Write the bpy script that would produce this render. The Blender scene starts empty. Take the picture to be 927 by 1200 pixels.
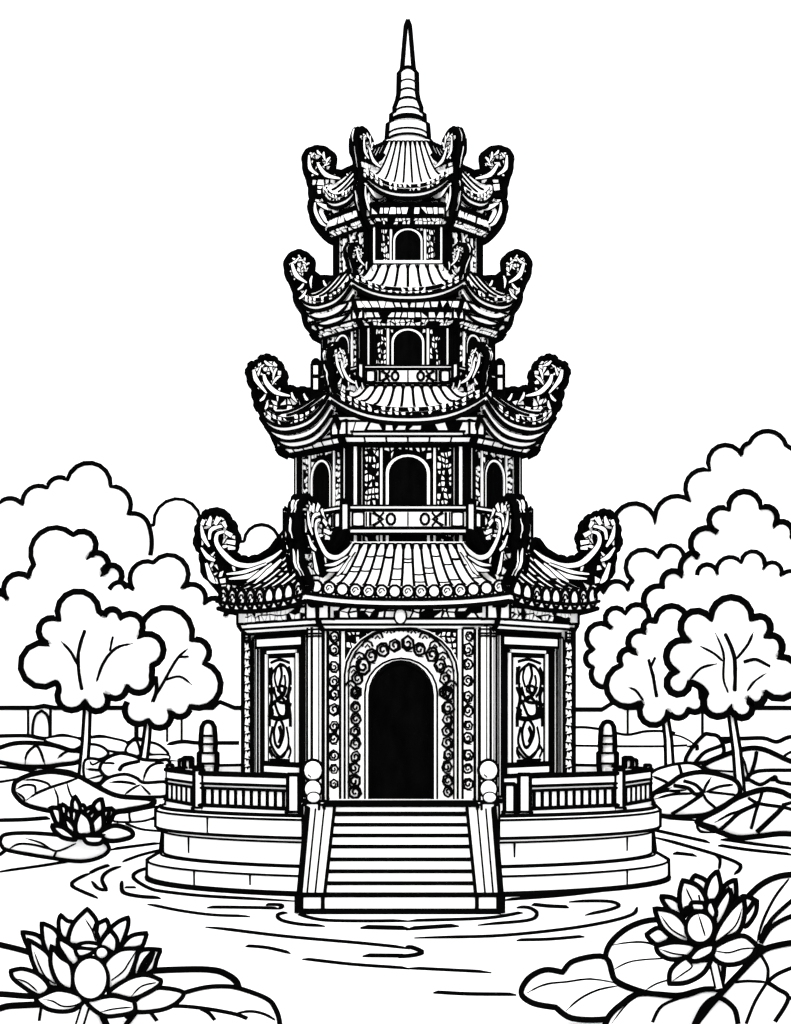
import bpy, math, random
from mathutils import Vector, Matrix
from mathutils.geometry import delaunay_2d_cdt
sc = bpy.context.scene
COL = sc.collection
rad = math.radians
F, CX, HY, EYE, CD = 2750.0, 478.0, 828.0, 4.0, 55.0
WHITE, INK = 0, 1
LW = 1.22
R60 = [math.radians(60 * i) for i in range(6)]

# ------------------------------------------------------------------ materials
def mat_white(name, c, scale):
    m = bpy.data.materials.new(name); m.use_nodes = True
    nt = m.node_tree; b = nt.nodes['Principled BSDF']
    b.inputs['Roughness'].default_value = 0.9
    b.inputs['Specular IOR Level'].default_value = 0.1
    n = nt.nodes.new('ShaderNodeTexNoise'); n.inputs['Scale'].default_value = scale
    tc = nt.nodes.new('ShaderNodeTexCoord'); nt.links.new(tc.outputs['Object'], n.inputs['Vector'])
    r = nt.nodes.new('ShaderNodeValToRGB')
    r.color_ramp.elements[0].color = (c - .03, c - .03, c - .03, 1)
    r.color_ramp.elements[1].color = (c + .02, c + .02, c + .02, 1)
    nt.links.new(n.outputs['Fac'], r.inputs['Fac']); nt.links.new(r.outputs['Color'], b.inputs['Base Color'])
    return m
STONE = mat_white('white_stone', .86, 3)
LEAF = mat_white('white_leaf', .86, 1)
WATERM = mat_white('white_water', .86, .2)
inkm = bpy.data.materials.new('black_ink'); inkm.use_nodes = True
_b = inkm.node_tree.nodes['Principled BSDF']
_b.inputs['Roughness'].default_value = 1.0; _b.inputs['Specular IOR Level'].default_value = 0.0
_n = inkm.node_tree.nodes.new('ShaderNodeTexNoise'); _r = inkm.node_tree.nodes.new('ShaderNodeValToRGB')
_r.color_ramp.elements[0].color = (0, 0, 0, 1); _r.color_ramp.elements[1].color = (.002, .002, .002, 1)
inkm.node_tree.links.new(_n.outputs['Fac'], _r.inputs['Fac']); inkm.node_tree.links.new(_r.outputs['Color'], _b.inputs['Base Color'])

# ------------------------------------------------------------------ mesh builder
class MB:
    def __init__(s): s.v = []; s.f = []; s.m = []
    def add(s, vs, fs, mat):
        o = len(s.v); s.v += [tuple(p) for p in vs]
        for f in fs: s.f.append(tuple(i + o for i in f)); s.m.append(mat)
    def tube(s, pts, r, mat=INK, n=6, closed=False):
        pts = [Vector(p) for p in pts]
        q = [pts[0]]
        for p in pts[1:]:
            if (p - q[-1]).length > 1e-5: q.append(p)
        if not isinstance(r, (list, tuple)): rs = [r] * len(q)
        else: rs = [r[min(int(i * len(r) / len(q)), len(r) - 1)] for i in range(len(q))]
        if closed and len(q) > 2 and (q[0] - q[-1]).length < 1e-5: q.pop(); rs.pop()
        k = len(q)
        if k < 2: return
        vs = []; prev = None
        for i, p in enumerate(q):
            if closed: t = q[(i + 1) % k] - q[i - 1]
            else: t = q[min(i + 1, k - 1)] - q[max(i - 1, 0)]
            if t.length < 1e-9: t = Vector((0, 0, 1))
            t.normalize()
            if prev is None:
                a = Vector((0, 0, 1)) if abs(t.z) < .9 else Vector((1, 0, 0))
                prev = (a - t * a.dot(t)).normalized()
            else:
                prev = prev - t * prev.dot(t)
                if prev.length < 1e-6: prev = t.orthogonal()
                prev.normalize()
            b = t.cross(prev)
            for j in range(n):
                an = 2 * math.pi * j / n
                vs.append(p + (prev * math.cos(an) + b * math.sin(an)) * rs[i])
        fs = []
        for i in range(k if closed else k - 1):
            i2 = (i + 1) % k
            for j in range(n):
                j2 = (j + 1) % n
                fs.append((i * n + j, i * n + j2, i2 * n + j2, i2 * n + j))
        if not closed:
            fs.append(tuple(range(n))[::-1]); fs.append(tuple((k - 1) * n + j for j in range(n)))
        s.add(vs, fs, mat)
    def hexa(s, c, mat=WHITE, ink=0, edges=None):
        # c: 8 corners, 0-3 bottom loop, 4-7 top loop
        s.add(c, [(0, 3, 2, 1), (4, 5, 6, 7), (0, 1, 5, 4), (1, 2, 6, 5), (2, 3, 7, 6), (3, 0, 4, 7)], mat)
        if ink:
            for a, b in (edges or [(0, 1), (1, 2), (2, 3), (3, 0), (4, 5), (5, 6), (6, 7), (7, 4), (0, 4), (1, 5), (2, 6), (3, 7)]):
                s.tube([c[a], c[b]], ink, INK, 5)
    def box(s, x0, x1, y0, y1, z0, z1, mat=WHITE, ink=0, M=None):
        c = [Vector(p) for p in ((x0, y0, z0), (x1, y0, z0), (x1, y1, z0), (x0, y1, z0), (x0, y0, z1), (x1, y0, z1), (x1, y1, z1), (x0, y1, z1))]
        if M: c = [M @ p for p in c]
        s.hexa(c, mat, ink)
    def lathe(s, prof, c=(0, 0), n=48, mat=WHITE, caps=True):
        vs = []; fs = []
        for r, z in prof:
            for j in range(n):
                a = 2 * math.pi * j / n
                vs.append((c[0] + r * math.cos(a), c[1] + r * math.sin(a), z))
        for i in range(len(prof) - 1):
            for j in range(n):
                j2 = (j + 1) % n
                fs.append((i * n + j, i * n + j2, (i + 1) * n + j2, (i + 1) * n + j))
        if caps:
            fs.append(tuple(range(n))[::-1]); fs.append(tuple((len(prof) - 1) * n + j for j in range(n)))
        s.add(vs, fs, mat)
    def ring(s, r, z, w, c=(0, 0), n=48, mat=INK):
        s.tube([(c[0] + r * math.cos(2 * math.pi * j / n), c[1] + r * math.sin(2 * math.pi * j / n), z) for j in range(n)], w, mat, 5, True)
    def ball(s, c, rx, rz, mat=WHITE, n=14, ink=0, ry=None):
        ry = ry or rx; vs = []; fs = []; m = 8
        for i in range(m + 1):
            th = math.pi * i / m
            for j in range(n):
                a = 2 * math.pi * j / n
                vs.append((c[0] + rx * math.sin(th) * math.cos(a), c[1] + ry * math.sin(th) * math.sin(a), c[2] + rz * math.cos(th)))
        for i in range(m):
            for j in range(n): fs.append((i * n + j, (i + 1) * n + j, (i + 1) * n + (j + 1) % n, i * n + (j + 1) % n))
        s.add(vs, fs, mat)
        if ink: s.tube([(c[0] + rx * math.cos(a * math.pi / 12), c[1], c[2] + rz * math.sin(a * math.pi / 12)) for a in range(24)], ink, INK, 6, True)
    def build(s, name, white=None, parent=None, loc=None):
        white = white or STONE
        me = bpy.data.meshes.new(name); me.from_pydata(s.v, [], s.f)
        me.materials.append(white); me.materials.append(inkm)
        me.polygons.foreach_set('material_index', s.m); me.update()
        o = bpy.data.objects.new(name, me); COL.objects.link(o)
        if parent is not None: o.parent = parent
        if loc is not None:
            me.transform(Matrix.Translation(-Vector(loc))); o.location = loc
        return o
def tag(o, label=None, cat=None, group=None, kind=None):
    if label: o['label'] = label
    if cat: o['category'] = cat
    if group: o['group'] = group
    if kind: o['kind'] = kind
    return o
def empty(name, loc=(0, 0, 0)):
    o = bpy.data.objects.new(name, None); COL.objects.link(o); o.location = loc; o.empty_display_size = .2
    return o
def put(mb, name, root, white=None):
    """a part: mesh given in world coordinates, parented to its (unrotated) thing"""
    o = mb.build(name, white)
    o.parent = root
    w = Vector(root.location); p = root.parent
    while p is not None: w += Vector(p.location); p = p.parent
    o.data.transform(Matrix.Translation(-w))
    return o

# ------------------------------------------------------------------ 2-D curves
class Z:                       # one enlarged view: origin and scale
    def __init__(s, x0, y0, k): s.x0, s.y0, s.k = x0, y0, k
    def p(s, t): return (s.x0 + t[0] / s.k, s.y0 + t[1] / s.k)
def parse(st, z=None):
    out = []
    for w in st.split():
        cusp = w.endswith('*'); a, b = w.rstrip('*').split(',')
        q = (float(a), float(b))
        if z: q = z.p(q)
        out.append((q[0], q[1], cusp))
    return out
def catmull(seg, n=6):
    P = [seg[0]] + seg + [seg[-1]]; out = []
    for i in range(1, len(P) - 2):
        a, b, c, d = P[i - 1], P[i], P[i + 1], P[i + 2]
        for j in range(n):
            t = j / n; t2, t3 = t * t, t * t * t
            out.append(tuple(.5 * (2 * b[k] + (c[k] - a[k]) * t + (2 * a[k] - 5 * b[k] + 4 * c[k] - d[k]) * t2 + (3 * b[k] - a[k] - 3 * c[k] + d[k]) * t3) for k in range(len(b))))
    out.append(tuple(seg[-1])); return out
def curve(st, z=None, n=6):    # open smooth stroke, cusps at *
    P = parse(st, z); out = []; seg = []
    for i, p in enumerate(P):
        seg.append(p[:2])
        if (p[2] and len(seg) > 1) or i == len(P) - 1:
            out += catmull(seg, n)[(1 if out else 0):]; seg = [p[:2]]
    return out
def closed(st, z=None, n=5):
    P = parse(st, z)
    k = next((i for i, p in enumerate(P) if p[2]), None)
    if k is None:
        q = [p[:2] for p in P]; m = len(q)
        c = catmull([q[-2], q[-1]] + q + [q[0], q[1]], n)
        return c[2 * n:(2 + m) * n]
    P = P[k:] + P[:k]; P.append(P[0]); out = []; seg = []
    for i, p in enumerate(P):
        seg.append(p[:2])
        if (p[2] and len(seg) > 1) or i == len(P) - 1:
            out += catmull(seg, n)[(1 if out else 0):]; seg = [p[:2]]
    return out[:-1]
def arc3(a, b, c, n=8):
    ax, ay = a; bx, by = b; cx, cy = c
    d = 2 * (ax * (by - cy) + bx * (cy - ay) + cx * (ay - by))
    if abs(d) < 1e-6: return [a, b, c]
    ux = ((ax * ax + ay * ay) * (by - cy) + (bx * bx + by * by) * (cy - ay) + (cx * cx + cy * cy) * (ay - by)) / d
    uy = ((ax * ax + ay * ay) * (cx - bx) + (bx * bx + by * by) * (ax - cx) + (cx * cx + cy * cy) * (bx - ax)) / d
    r = math.hypot(ax - ux, ay - uy)
    a0, a1, a2 = (math.atan2(p[1] - uy, p[0] - ux) for p in (a, b, c))
    tw = 2 * math.pi
    d1 = (a1 - a0) % tw; d2 = (a2 - a0) % tw
    if d1 > d2: d2 -= tw
    return [(ux + r * math.cos(a0 + d2 * i / n), uy + r * math.sin(a0 + d2 * i / n)) for i in range(n + 1)]
def lobes(st, z=None, n=8):    # cusp mid cusp mid ... cusp : a chain of arcs
    P = [p[:2] for p in parse(st, z)]; out = [P[0]]
    for i in range(0, len(P) - 2, 2): out += arc3(P[i], P[i + 1], P[i + 2], n)[1:]
    return out

# ------------------------------------------------------------------ ground heights and picture rays
def GZ(D):
    if D < 86: return 0.0
    if D < 140: return 1.9 * (D - 86) / 54
    return 1.9
def GD(py):
    lo, hi = 20.0, 139.0
    f = lambda D: HY + (EYE - GZ(D)) * F / D
    if py < f(hi): return hi
    for _ in range(40):
        m = (lo + hi) / 2
        if f(m) > py: lo = m
        else: hi = m
    return lo
def W(px, py, D): return Vector(((px - CX) * D / F, D - CD, EYE - (py - HY) * D / F))
class Plane:                   # a leaning plane in the world: Y = Y0 + k (z - z0)
    def __init__(s, D0, z0=0.0, k=0.0):
        s.D0, s.z0, s.k = D0, z0, k
        s.n = Vector((0, -1, k)).normalized()
    def p(s, px, py, h=0.0):
        D = (s.D0 + s.k * (EYE - s.z0)) / (1 + s.k * (py - HY) / F)
        return W(px, py, D) + s.n * h

def segd(p, a, b):
    dx, dy = b[0] - a[0], b[1] - a[1]; L = dx * dx + dy * dy
    t = 0 if L == 0 else max(0, min(1, ((p[0] - a[0]) * dx + (p[1] - a[1]) * dy) / L))
    return math.hypot(p[0] - a[0] - t * dx, p[1] - a[1] - t * dy)
def inside(p, poly):
    c = False; j = len(poly) - 1
    for i in range(len(poly)):
        a, b = poly[i], poly[j]
        if (a[1] > p[1]) != (b[1] > p[1]) and p[0] < (b[0] - a[0]) * (p[1] - a[1]) / (b[1] - a[1]) + a[0]: c = not c
        j = i
    return c
def pillow(mb, ink, plane, T, w, rest=(), strokes=(), sw=2.0, div=11, full=True, mat=WHITE, z=None, flat=None):
    """a puffed-up solid: outline = ink points (inked rim) + rest points (plain rim), thickness T in metres,
    strokes drawn on its surface.  w: rim width in picture pixels"""
    out = list(ink) + list(rest); w = w * 1.06; sw = sw * 1.35; strokes = [s_ if isinstance(s_, str) else (s_[0], s_[1] * 1.3) for s_ in strokes]
    q = [out[0]]
    for p in out[1:]:
        if math.hypot(p[0] - q[-1][0], p[1] - q[-1][1]) > .15: q.append(p)
    if math.hypot(q[0][0] - q[-1][0], q[0][1] - q[-1][1]) < .15: q.pop()
    out = q
    xs = [p[0] for p in out]; ys = [p[1] for p in out]
    x0, x1, y0, y1 = min(xs), max(xs), min(ys), max(ys)
    sz = min(x1 - x0, y1 - y0); g = max(sz / div, max(x1 - x0, y1 - y0) / 26)
    dmx = flat or sz * .5
    def hgt(p):
        d = min(segd(p, out[i - 1], out[i]) for i in range(len(out)))
        t = min(d / dmx, 1.0); return T * (1 - (1 - t) ** 2)
    pts = [Vector(p) for p in out]; nb = len(pts)
    yy = y0 + g * .5; row = 0
    while yy < y1:
        xx = x0 + g * (.25 if row % 2 else .75)
        while xx < x1:
            if inside((xx, yy), out) and min(segd((xx, yy), out[i - 1], out[i]) for i in range(nb)) > g * .35: pts.append(Vector((xx, yy)))
            xx += g
        yy += g * .87; row += 1
    vo, eo, fo, ov, _, _ = delaunay_2d_cdt(pts, [(i, (i + 1) % nb) for i in range(nb)], [], 1, 1e-4)
    fr = []; bk = []
    for i, v in enumerate(vo):
        h = 0.0 if any(k < nb for k in ov[i]) else hgt((v.x, v.y))
        fr.append(plane.p(v.x, v.y, h)); bk.append(plane.p(v.x, v.y, -h - 1e-4))
    k = len(vo); fs = []
    for f in fo: fs.append(tuple(f)[::-1]); fs.append(tuple(i + k for i in f))
    mb.add(fr + bk, fs, mat)
    mpp = (plane.p(x0, y1) - plane.p(x0 + 1, y1)).length
    if w:
        rim = [plane.p(p[0], p[1], w * mpp * .4) for p in ink]
        mb.tube(rim, w * mpp / 2, INK, 6, closed=(len(rest) == 0 and full))
    for st in strokes:
        ww = sw
        if isinstance(st, tuple): st, ww = st
        c = curve(st, z, 5)
        m = len(c); r = ww * mpp / 2
        mb.tube([plane.p(p[0], p[1], (hgt(p) if inside(p, out) else 0) + r * .3) for p in c],
                [r * .35, r * .8] + [r] * 5 + [r * .8, r * .35] if m > 8 and ww < 4 else r, INK, 5)
    return mb

# ------------------------------------------------------------------ camera, light, sky
cam = bpy.data.objects.new('camera', bpy.data.cameras.new('camera')); COL.objects.link(cam)
cam.location = (0, -CD, EYE); cam.rotation_euler = (rad(90), 0, 0)
cd = cam.data; cd.sensor_fit = 'HORIZONTAL'; cd.sensor_width = 36; cd.lens = F / 927 * 36
cd.shift_x = -(CX - 463.5) / 927; cd.shift_y = (HY - 600) / 927; cd.clip_end = 20000; cd.clip_start = .5
sc.camera = cam
w = bpy.data.worlds.new('World'); sc.world = w; w.use_nodes = True
nt = w.node_tree; bg = nt.nodes['Background']
sky = nt.nodes.new('ShaderNodeTexSky'); sky.sky_type = 'NISHITA'; sky.sun_disc = False
sky.sun_elevation = rad(48); sky.sun_rotation = rad(180); sky.air_density = .6; sky.dust_density = 3; sky.ozone_density = .6
mx = nt.nodes.new('ShaderNodeMix'); mx.data_type = 'RGBA'; mx.inputs[0].default_value = .85     # overcast layer over the blue
mx.inputs[7].default_value = (9.0, 9.0, 9.0, 1)
nt.links.new(sky.outputs[0], mx.inputs[6]); nt.links.new(mx.outputs[2], bg.inputs[0]); bg.inputs[1].default_value = .12
sun = bpy.data.objects.new('sun', bpy.data.lights.new('sun', 'SUN')); COL.objects.link(sun)
sun.data.energy = 1.0; sun.data.angle = rad(20); sun.data.color = (1, .99, .97); sun.rotation_euler = (rad(50), 0, 0)
vs = sc.view_settings; vs.view_transform = 'Standard'; vs.look = 'None'; vs.exposure = 0.95; vs.gamma = 1; vs.use_curve_mapping = False
sc.cycles.max_bounces = 8; sc.cycles.diffuse_bounces = 6

# ------------------------------------------------------------------ ground and water
mb = MB()
Ds = [84, 90, 100, 110, 120, 130, 140, 200, 400, 1500, 9000]
vv = []; ff = []
for i, D in enumerate(Ds):
    hw = 60 + D * 1.5
    z = GZ(D) - (.6 if D < 86 else 0)
    for j in range(13): vv.append((-hw + 2 * hw * j / 12, D - CD, z))
for i in range(len(Ds) - 1):
    for j in range(12): ff.append((i * 13 + j, i * 13 + j + 1, (i + 1) * 13 + j + 1, (i + 1) * 13 + j))
mb.add(vv, ff, WHITE)
ZE4 = Z(0, 820, 4.635); ZE = Z(0, 820, 4.214); ZF = Z(720, 820, 4.478)
def gstroke(mb, st, z, w, zz=None):
    c = curve(st, z, 5); w = w * LW
    pts = []
    for p in c:
        D = GD(p[1]) if zz is None else (EYE - zz) * F / (p[1] - HY)
        q = W(p[0], p[1], D); pts.append(q)
    mpp = (pts[0].y + CD) / F; r = w * mpp / 2
    rr = []
    for i, q in enumerate(pts):
        e = min(i, len(pts) - 1 - i) / max(1, len(pts) - 1)
        rr.append((q.y + CD) / F * w / 2 * min(1, .45 + e * 5))
    for q_, r_ in zip(pts, rr): q_.z += r_ * .6
    mb.tube(pts, rr, INK, 6)
for st, wd in (('0,378 60,384 200,383', 3), ('0,435 120,420 220,395 320,388 430,408', 3.5), ('0,485 75,485', 0)):
    if wd: gstroke(mb, st, ZE4, wd)
g = mb.build('ground', LEAF); tag(g, kind='structure')
mb = MB()
mb.add([(-200, -54, 0), (200, -54, 0), (200, 31.2, 0), (-200, 31.2, 0)], [(0, 1, 2, 3)], WHITE)
ZI = Z(60, 980, 2.207); ZJ = Z(440, 980, 2.207)
for st, wd in (('100,98 60,118 55,132 85,148 120,162', 4), ('150,78 120,88 100,98', 4), ('180,80 145,95 131,115 142,142 120,137 105,118', 4),
               ('185,68 230,52 285,38', 3.4), ('150,38 285,20', 3.4), ('270,80 222,95 214,112 255,138 300,148 420,160 635,170', 4),
               ('183,118 186,148 230,160 283,163', 4.5), ('190,135 220,135', 3), ('250,178 330,195 420,207 515,210', 3.6),
               ('403,187 500,188 590,190', 4), ('555,180 597,182 590,190', 4), ('400,237 600,262 800,280 927,293', 4),
               ('503,287 560,292 618,305', 4), ('650,320 780,335 927,345', 4), ('640,205 700,220 800,223 927,222', 4),
               ('610,200 585,207 600,222 650,232 708,235', 4), ('800,240 927,243', 5.5), ('805,313 927,314', 5)):
    gstroke(mb, st, ZI, wd, 0)
for st, wd in (('80,222 280,216 380,200', 4), ('365,187 400,189 418,204 390,222 265,232', 4), ('405,180 450,185 500,187', 4.5), ('500,172 600,172 630,182 600,195 543,206', 4),
               ('80,244 215,235', 5), ('100,265 300,262 480,245 600,225 665,205 677,185', 4), ('365,272 450,270 540,262', 4),
               ('80,287 120,302 100,312 60,316', 5), ('80,344 300,355', 4), ('150,407 240,412 365,413', 4.5), ('330,168 500,155 675,132', 4), ('770,48 830,52', 3)):
    gstroke(mb, st, ZJ, wd, 0)
for st, wd in (('205,690 350,722 500,755', 4), ('205,725 400,780 550,825 655,868 655,900 630,920', 4), ('535,820 555,845 550,890', 3.5), ('310,810 430,825', 4),
               ('545,770 700,795 940,820', 4), ('560,738 740,765 940,788', 4), ('240,612 300,630 440,640', 3)):
    gstroke(mb, st, ZF, wd, 0)
for st, wd in (('-20,605 120,602 245,592', 5), ('540,745 800,712', 3.5), ('-20,857 200,827 330,805 500,775', 3.5), ('-20,780 0,770 25,750', 4), ('-20,486 75,485', 5),
               ('640,600 780,594', 2), ('650,585 780,575', 2), ('620,615 700,645 800,655', 3)):
    gstroke(mb, st, ZE, wd, 0)
tag(mb.build('water', WATERM), kind='structure')
# ------------------------------------------------------------------ far trees beyond the wall
ZA = Z(0, 520, 3.09); ZB = Z(0, 680, 3.09); ZC = Z(670, 490, 3.607); ZD = Z(660, 680, 3.472)
def far_tree(ink, D, rest, label, wd=6.5, T=5.0, extra=()):
    mb = MB(); pl = Plane(D, 0, 0)
    pillow(mb, ink, pl, T, wd, rest=rest, full=False, div=9)
    c = ink[len(ink) // 2]
    o = mb.build('leafy_tree', LEAF, None, (W(c[0], 860, D).x, D - CD, 1.9))
    tag(o, label, 'tree', 'round-topped trees beyond the garden wall')
    for st, z, ww in extra:
        m2 = MB(); m2.tube([W(*p, D - T * .5) for p in curve(st, z)], ww * D / F / 2)
        q = m2.build('leaf_crease'); q.data.transform(Matrix.Translation(-Vector(o.location))); q.parent = o
far_tree(lobes('-240,240 -200,180 -130,200 -60,185 0,215 40,198 82,222 115,160 172,160 195,128 245,131 315,70 402,155 450,170 466,255 515,262 540,297 550,350 545,405', ZA), 190,
         [(175, 866), (-80, 866)], 'tallest tree mass at the far left, stepped lobes rising to one high dome', 5.5)
far_tree(lobes('545,295 552,296 558,293 640,200 727,275 760,240 830,330 845,345 885,354 945,293 1010,355 1060,300 1120,380', ZA), 205,
         [(362, 866), (178, 866)], 'farthest left tree, one smooth dome beside the lowest roof curl of the pagoda', 4.2)
far_tree(lobes('-60,560 -30,520 5,545 20,552 30,565 50,475 108,485 112,460 125,440 175,310 265,330 315,320 316,415 360,395 367,475 410,440 437,498 450,510 460,525', ZA), 175,
         [(150, 866), (-30, 866)], 'nearer left tree mass behind the leftmost round tree, dome stepping down to the right', 7,
         extra=[('395,528 412,508 440,503 487,528', ZA, 6)])
far_tree(lobes('485,528 497,440 557,432 640,410 660,525 718,515 740,580 785,560 815,625 850,600 880,640 930,640 960,700', ZA), 165,
         [(310, 866), (152, 866)], 'left tree mass with a notched dome just left of the pagoda wall', 6.5)
far_tree(lobes('160,432 172,440 178,428 250,362 354,445 400,340 500,350 515,230 582,220 635,115 718,160 730,115 750,105 820,55 905,115 920,125 960,150 1040,140 1060,240', ZC), 195,
         [(980, 866), (700, 866)], 'tallest right tree mass reaching highest beyond the wall at the right edge', 5.5)
far_tree(lobes('40,820 50,700 135,740 190,690 238,730 245,700 258,690 268,565 365,592 415,540 474,588', ZC), 186,
         [(830, 866), (670, 866)], 'pair of small tree domes right beside the pagoda roof curl', 6)
far_tree(lobes('310,800 330,720 385,715 400,655 468,668 468,600 488,580 510,570 535,590 525,480 615,484 600,390 662,388 730,310 797,380 850,385 848,460 900,440 925,505 980,490 1010,580', ZC), 176,
         [(970, 866), (745, 866)], 'middle right tree mass with stacked steps climbing to a rounded top', 7)
far_tree(lobes('530,665 565,620 613,662 660,590 715,612 760,565 808,640 850,612 882,668 905,652 960,662 1000,690 1020,760', ZC), 168,
         [(965, 866), (830, 866)], 'low scalloped tree top peeping out directly behind the rightmost round tree', 6)

# ------------------------------------------------------------------ garden wall and gate
DW = 140.0; k = DW / F
wall = empty('garden_wall', (0, DW - CD, 1.9)); tag(wall, 'long low white garden wall with a black coping line behind the trees', 'wall')
def pxX(px, D): return (px - CX) * D / F
mb = MB(); mb.box(-45, 45, DW - CD, DW - CD + .6, 1.85, W(0, 830, DW).z); put(mb, 'wall_panel', wall)
mb = MB(); zt = W(0, 829.5, DW).z
mb.tube([(-45, DW - CD - .1, zt), (pxX(40, DW), DW - CD - .1, zt), (pxX(52, DW), DW - CD - .1, zt + .12), (pxX(64, DW), DW - CD - .1, zt), (pxX(250, DW), DW - CD - .1, zt), (pxX(258, DW), DW - CD - .1, zt + .35), (pxX(275, DW), DW - CD - .1, zt),
         (pxX(660, DW), DW - CD - .1, zt - .1), (pxX(705, DW), DW - CD - .1, zt - .1), (pxX(718, DW), DW - CD - .1, zt + .3), (pxX(732, DW), DW - CD - .1, zt), (45, DW - CD - .1, zt)], 2.8 * k, INK, 6)
put(mb, 'coping', wall)
for px, wd, y1 in ((160, 5, 868), (196, 2.5, 872), (213, 2.5, 890), (735.5, 2.5, 858), (823, 3, 858)):
    mb = MB(); mb.box(pxX(px, DW) - wd * k / 2, pxX(px, DW) + wd * k / 2, DW - CD - .15, DW - CD + .1, 1.7, zt - .05, INK); put(mb, 'wall_joint', wall)
gate = empty('arched_gate', (pxX(48, DW), DW - CD - .5, 1.9)); tag(gate, 'small white pointed-arch gateway set against the wall at the far left', 'gate')
yb = DW - CD - .45
mb = MB(); mb.box(pxX(34, DW), pxX(61, DW), yb, yb + .4, 1.7, W(0, 832, DW).z, WHITE); 
put(mb, 'gate_panel', gate)
for px in (34.5, 60.5):
    mb = MB(); mb.box(pxX(px, DW) - 1.4 * k, pxX(px, DW) + 1.4 * k, yb - .12, yb + .1, 1.6, W(0, 831, DW).z, INK); put(mb, 'gate_post', gate)
mb = MB(); mb.tube([W(p[0], p[1], DW - .65) for p in curve('38,872 38.5,850 42,838 48.5,833* 55,838 58,850 58,872')], 1.8 * k); put(mb, 'arch', gate)

# ------------------------------------------------------------------ banks (wavy terrain lines)
def bank(ink, D, rest, wd=4, T=1.0, strokes=(), z=None):
    mb = MB(); pillow(mb, ink, Plane(D), T, wd, rest=rest, full=False, strokes=strokes, z=z, sw=3)
    tag(mb.build('low_bank', LEAF, None, W(ink[0][0], rest[0][1], D)), kind='structure')
bank(curve('-200,205 0,198 150,197 250,212 340,195 430,213 500,206 560,202 690,235 740,212 820,235 890,268 930,240 1000,228 1080,235 1300,235', ZE4), 136, [(300, 905), (-45, 905)], 5)
bank(curve('20,190 80,188 150,188 245,200 340,222 440,238 560,215 700,215 760,228', Z(660, 820, 5.79)), 136, [(795, 905), (655, 905)], 3.5)
bank(curve('-20,312 100,312 400,316 690,316 840,310', Z(660, 820, 5.79)), 126, [(810, 925), (655, 925)], 3)
bank(curve('20,455 140,460 260,470 420,470 520,440', Z(660, 820, 5.79)), 118, [(752, 945), (655, 945)], 3.5)
bank(curve('-200,310 0,230 130,210 250,240 400,250 560,260 900,265', Z(170, 840, 4.03)), 120, [(405, 945), (120, 945)], 3)
bank(curve('560,205 665,205 780,203 850,222 927,195 1100,190', ZF), 136, [(965, 905), (845, 905)], 5.5)

# ------------------------------------------------------------------ round garden trees
def tree(base, top, wd, D, crown, label, veins, z, rim=7.5, T=1.6, rest=(), full=True):
    mpp = D / F; bz = W(base[0], base[1], D)
    root = empty('round_tree', bz); tag(root, label, 'tree', 'round trees on the bank')
    mb = MB()
    b, t = W(*base, D), W(*top, D); r = wd * mpp / 2
    mid = (b + t) / 2 + Vector((r * .25, 0, 0))
    d = Vector((0, -r * .9, 0))
    b.z -= .3
    mb.tube([b, mid, t], [r * 1.15, r, r * .8], WHITE, 12)
    for s in (-1, 1): mb.tube([b + Vector((s * r, 0, 0)) + d, mid + Vector((s * r * .88, 0, 0)) + d, t + Vector((s * r * .72, 0, 0)) + d], 2.2 * mpp, INK, 6)
    put(mb, 'trunk', root)
    mb = MB(); pillow(mb, crown, Plane(D - .3), T, rim, rest=rest, strokes=veins, sw=3, full=full, z=z)
    put(mb, 'crown', root, LEAF)
tree((167.5, 892), (174, 846), 8.5, 117, lobes('510,175 590,100 695,217 750,235 740,300 800,375 690,458 650,495 615,470 598,530 538,508 480,515 463,440', ZB),
     'left round tree standing behind its neighbour, nearer the pagoda, bare short trunk',
     [('685,248 650,285 605,365 555,442', 3), ('688,278 655,280', 2.5), ('703,380 660,350 605,365', 2.5), ('576,350 575,400 560,440', 4)], ZB, rest=[ZB.p((440, 330)), ZB.p((460, 230))], full=False)
tree((97, 910), (103, 827), 9.5, 107, lobes('310,438 355,475 385,410 425,428 460,383 510,408 550,345 552,330 550,310 580,215 500,205 505,135 437,138 410,105 378,130 370,120 360,115 285,40 215,145 155,150 180,230 80,280 205,370 212,380 215,395 250,470 310,438', ZB),
     'leftmost round tree on a thin bare trunk with three forked veins in its crown',
     [('318,185 300,260 298,320 303,395', 3.6), ('228,222 270,262 296,310', 3), ('418,207 410,258', 2.5), ('485,230 430,248 385,305 357,368', 3)], ZB, full=True)
tree((785, 898), (780, 845), 5, 120, lobes('165,435 125,415 120,355 90,320 122,283 130,180 197,197 200,115 252,135 290,100 345,165', ZD),
     'small round tree crown half hidden behind the two right trees, nearest the pagoda', [], ZD, rim=6.5, rest=[ZD.p((400, 300)), ZD.p((320, 480))], full=False, T=1.2)
tree((784.5, 896), (779, 838), 9, 113, lobes('425,530 365,590 320,500 310,500 300,505 175,440 237,345 240,290 300,300 283,215 335,213 335,170 375,170 440,105 505,170', ZD) + lobes('505,170 540,330 560,475 545,535 508,525 470,560 425,530', ZD)[1:],
     'middle right round tree with uneven lobes on a thin bare trunk',
     [('342,325 350,370 373,475', 3.5), ('367,315 350,352', 3), ('257,437 290,450 325,490', 2.8), ('443,365 425,410 420,462', 2)], ZD)
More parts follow.
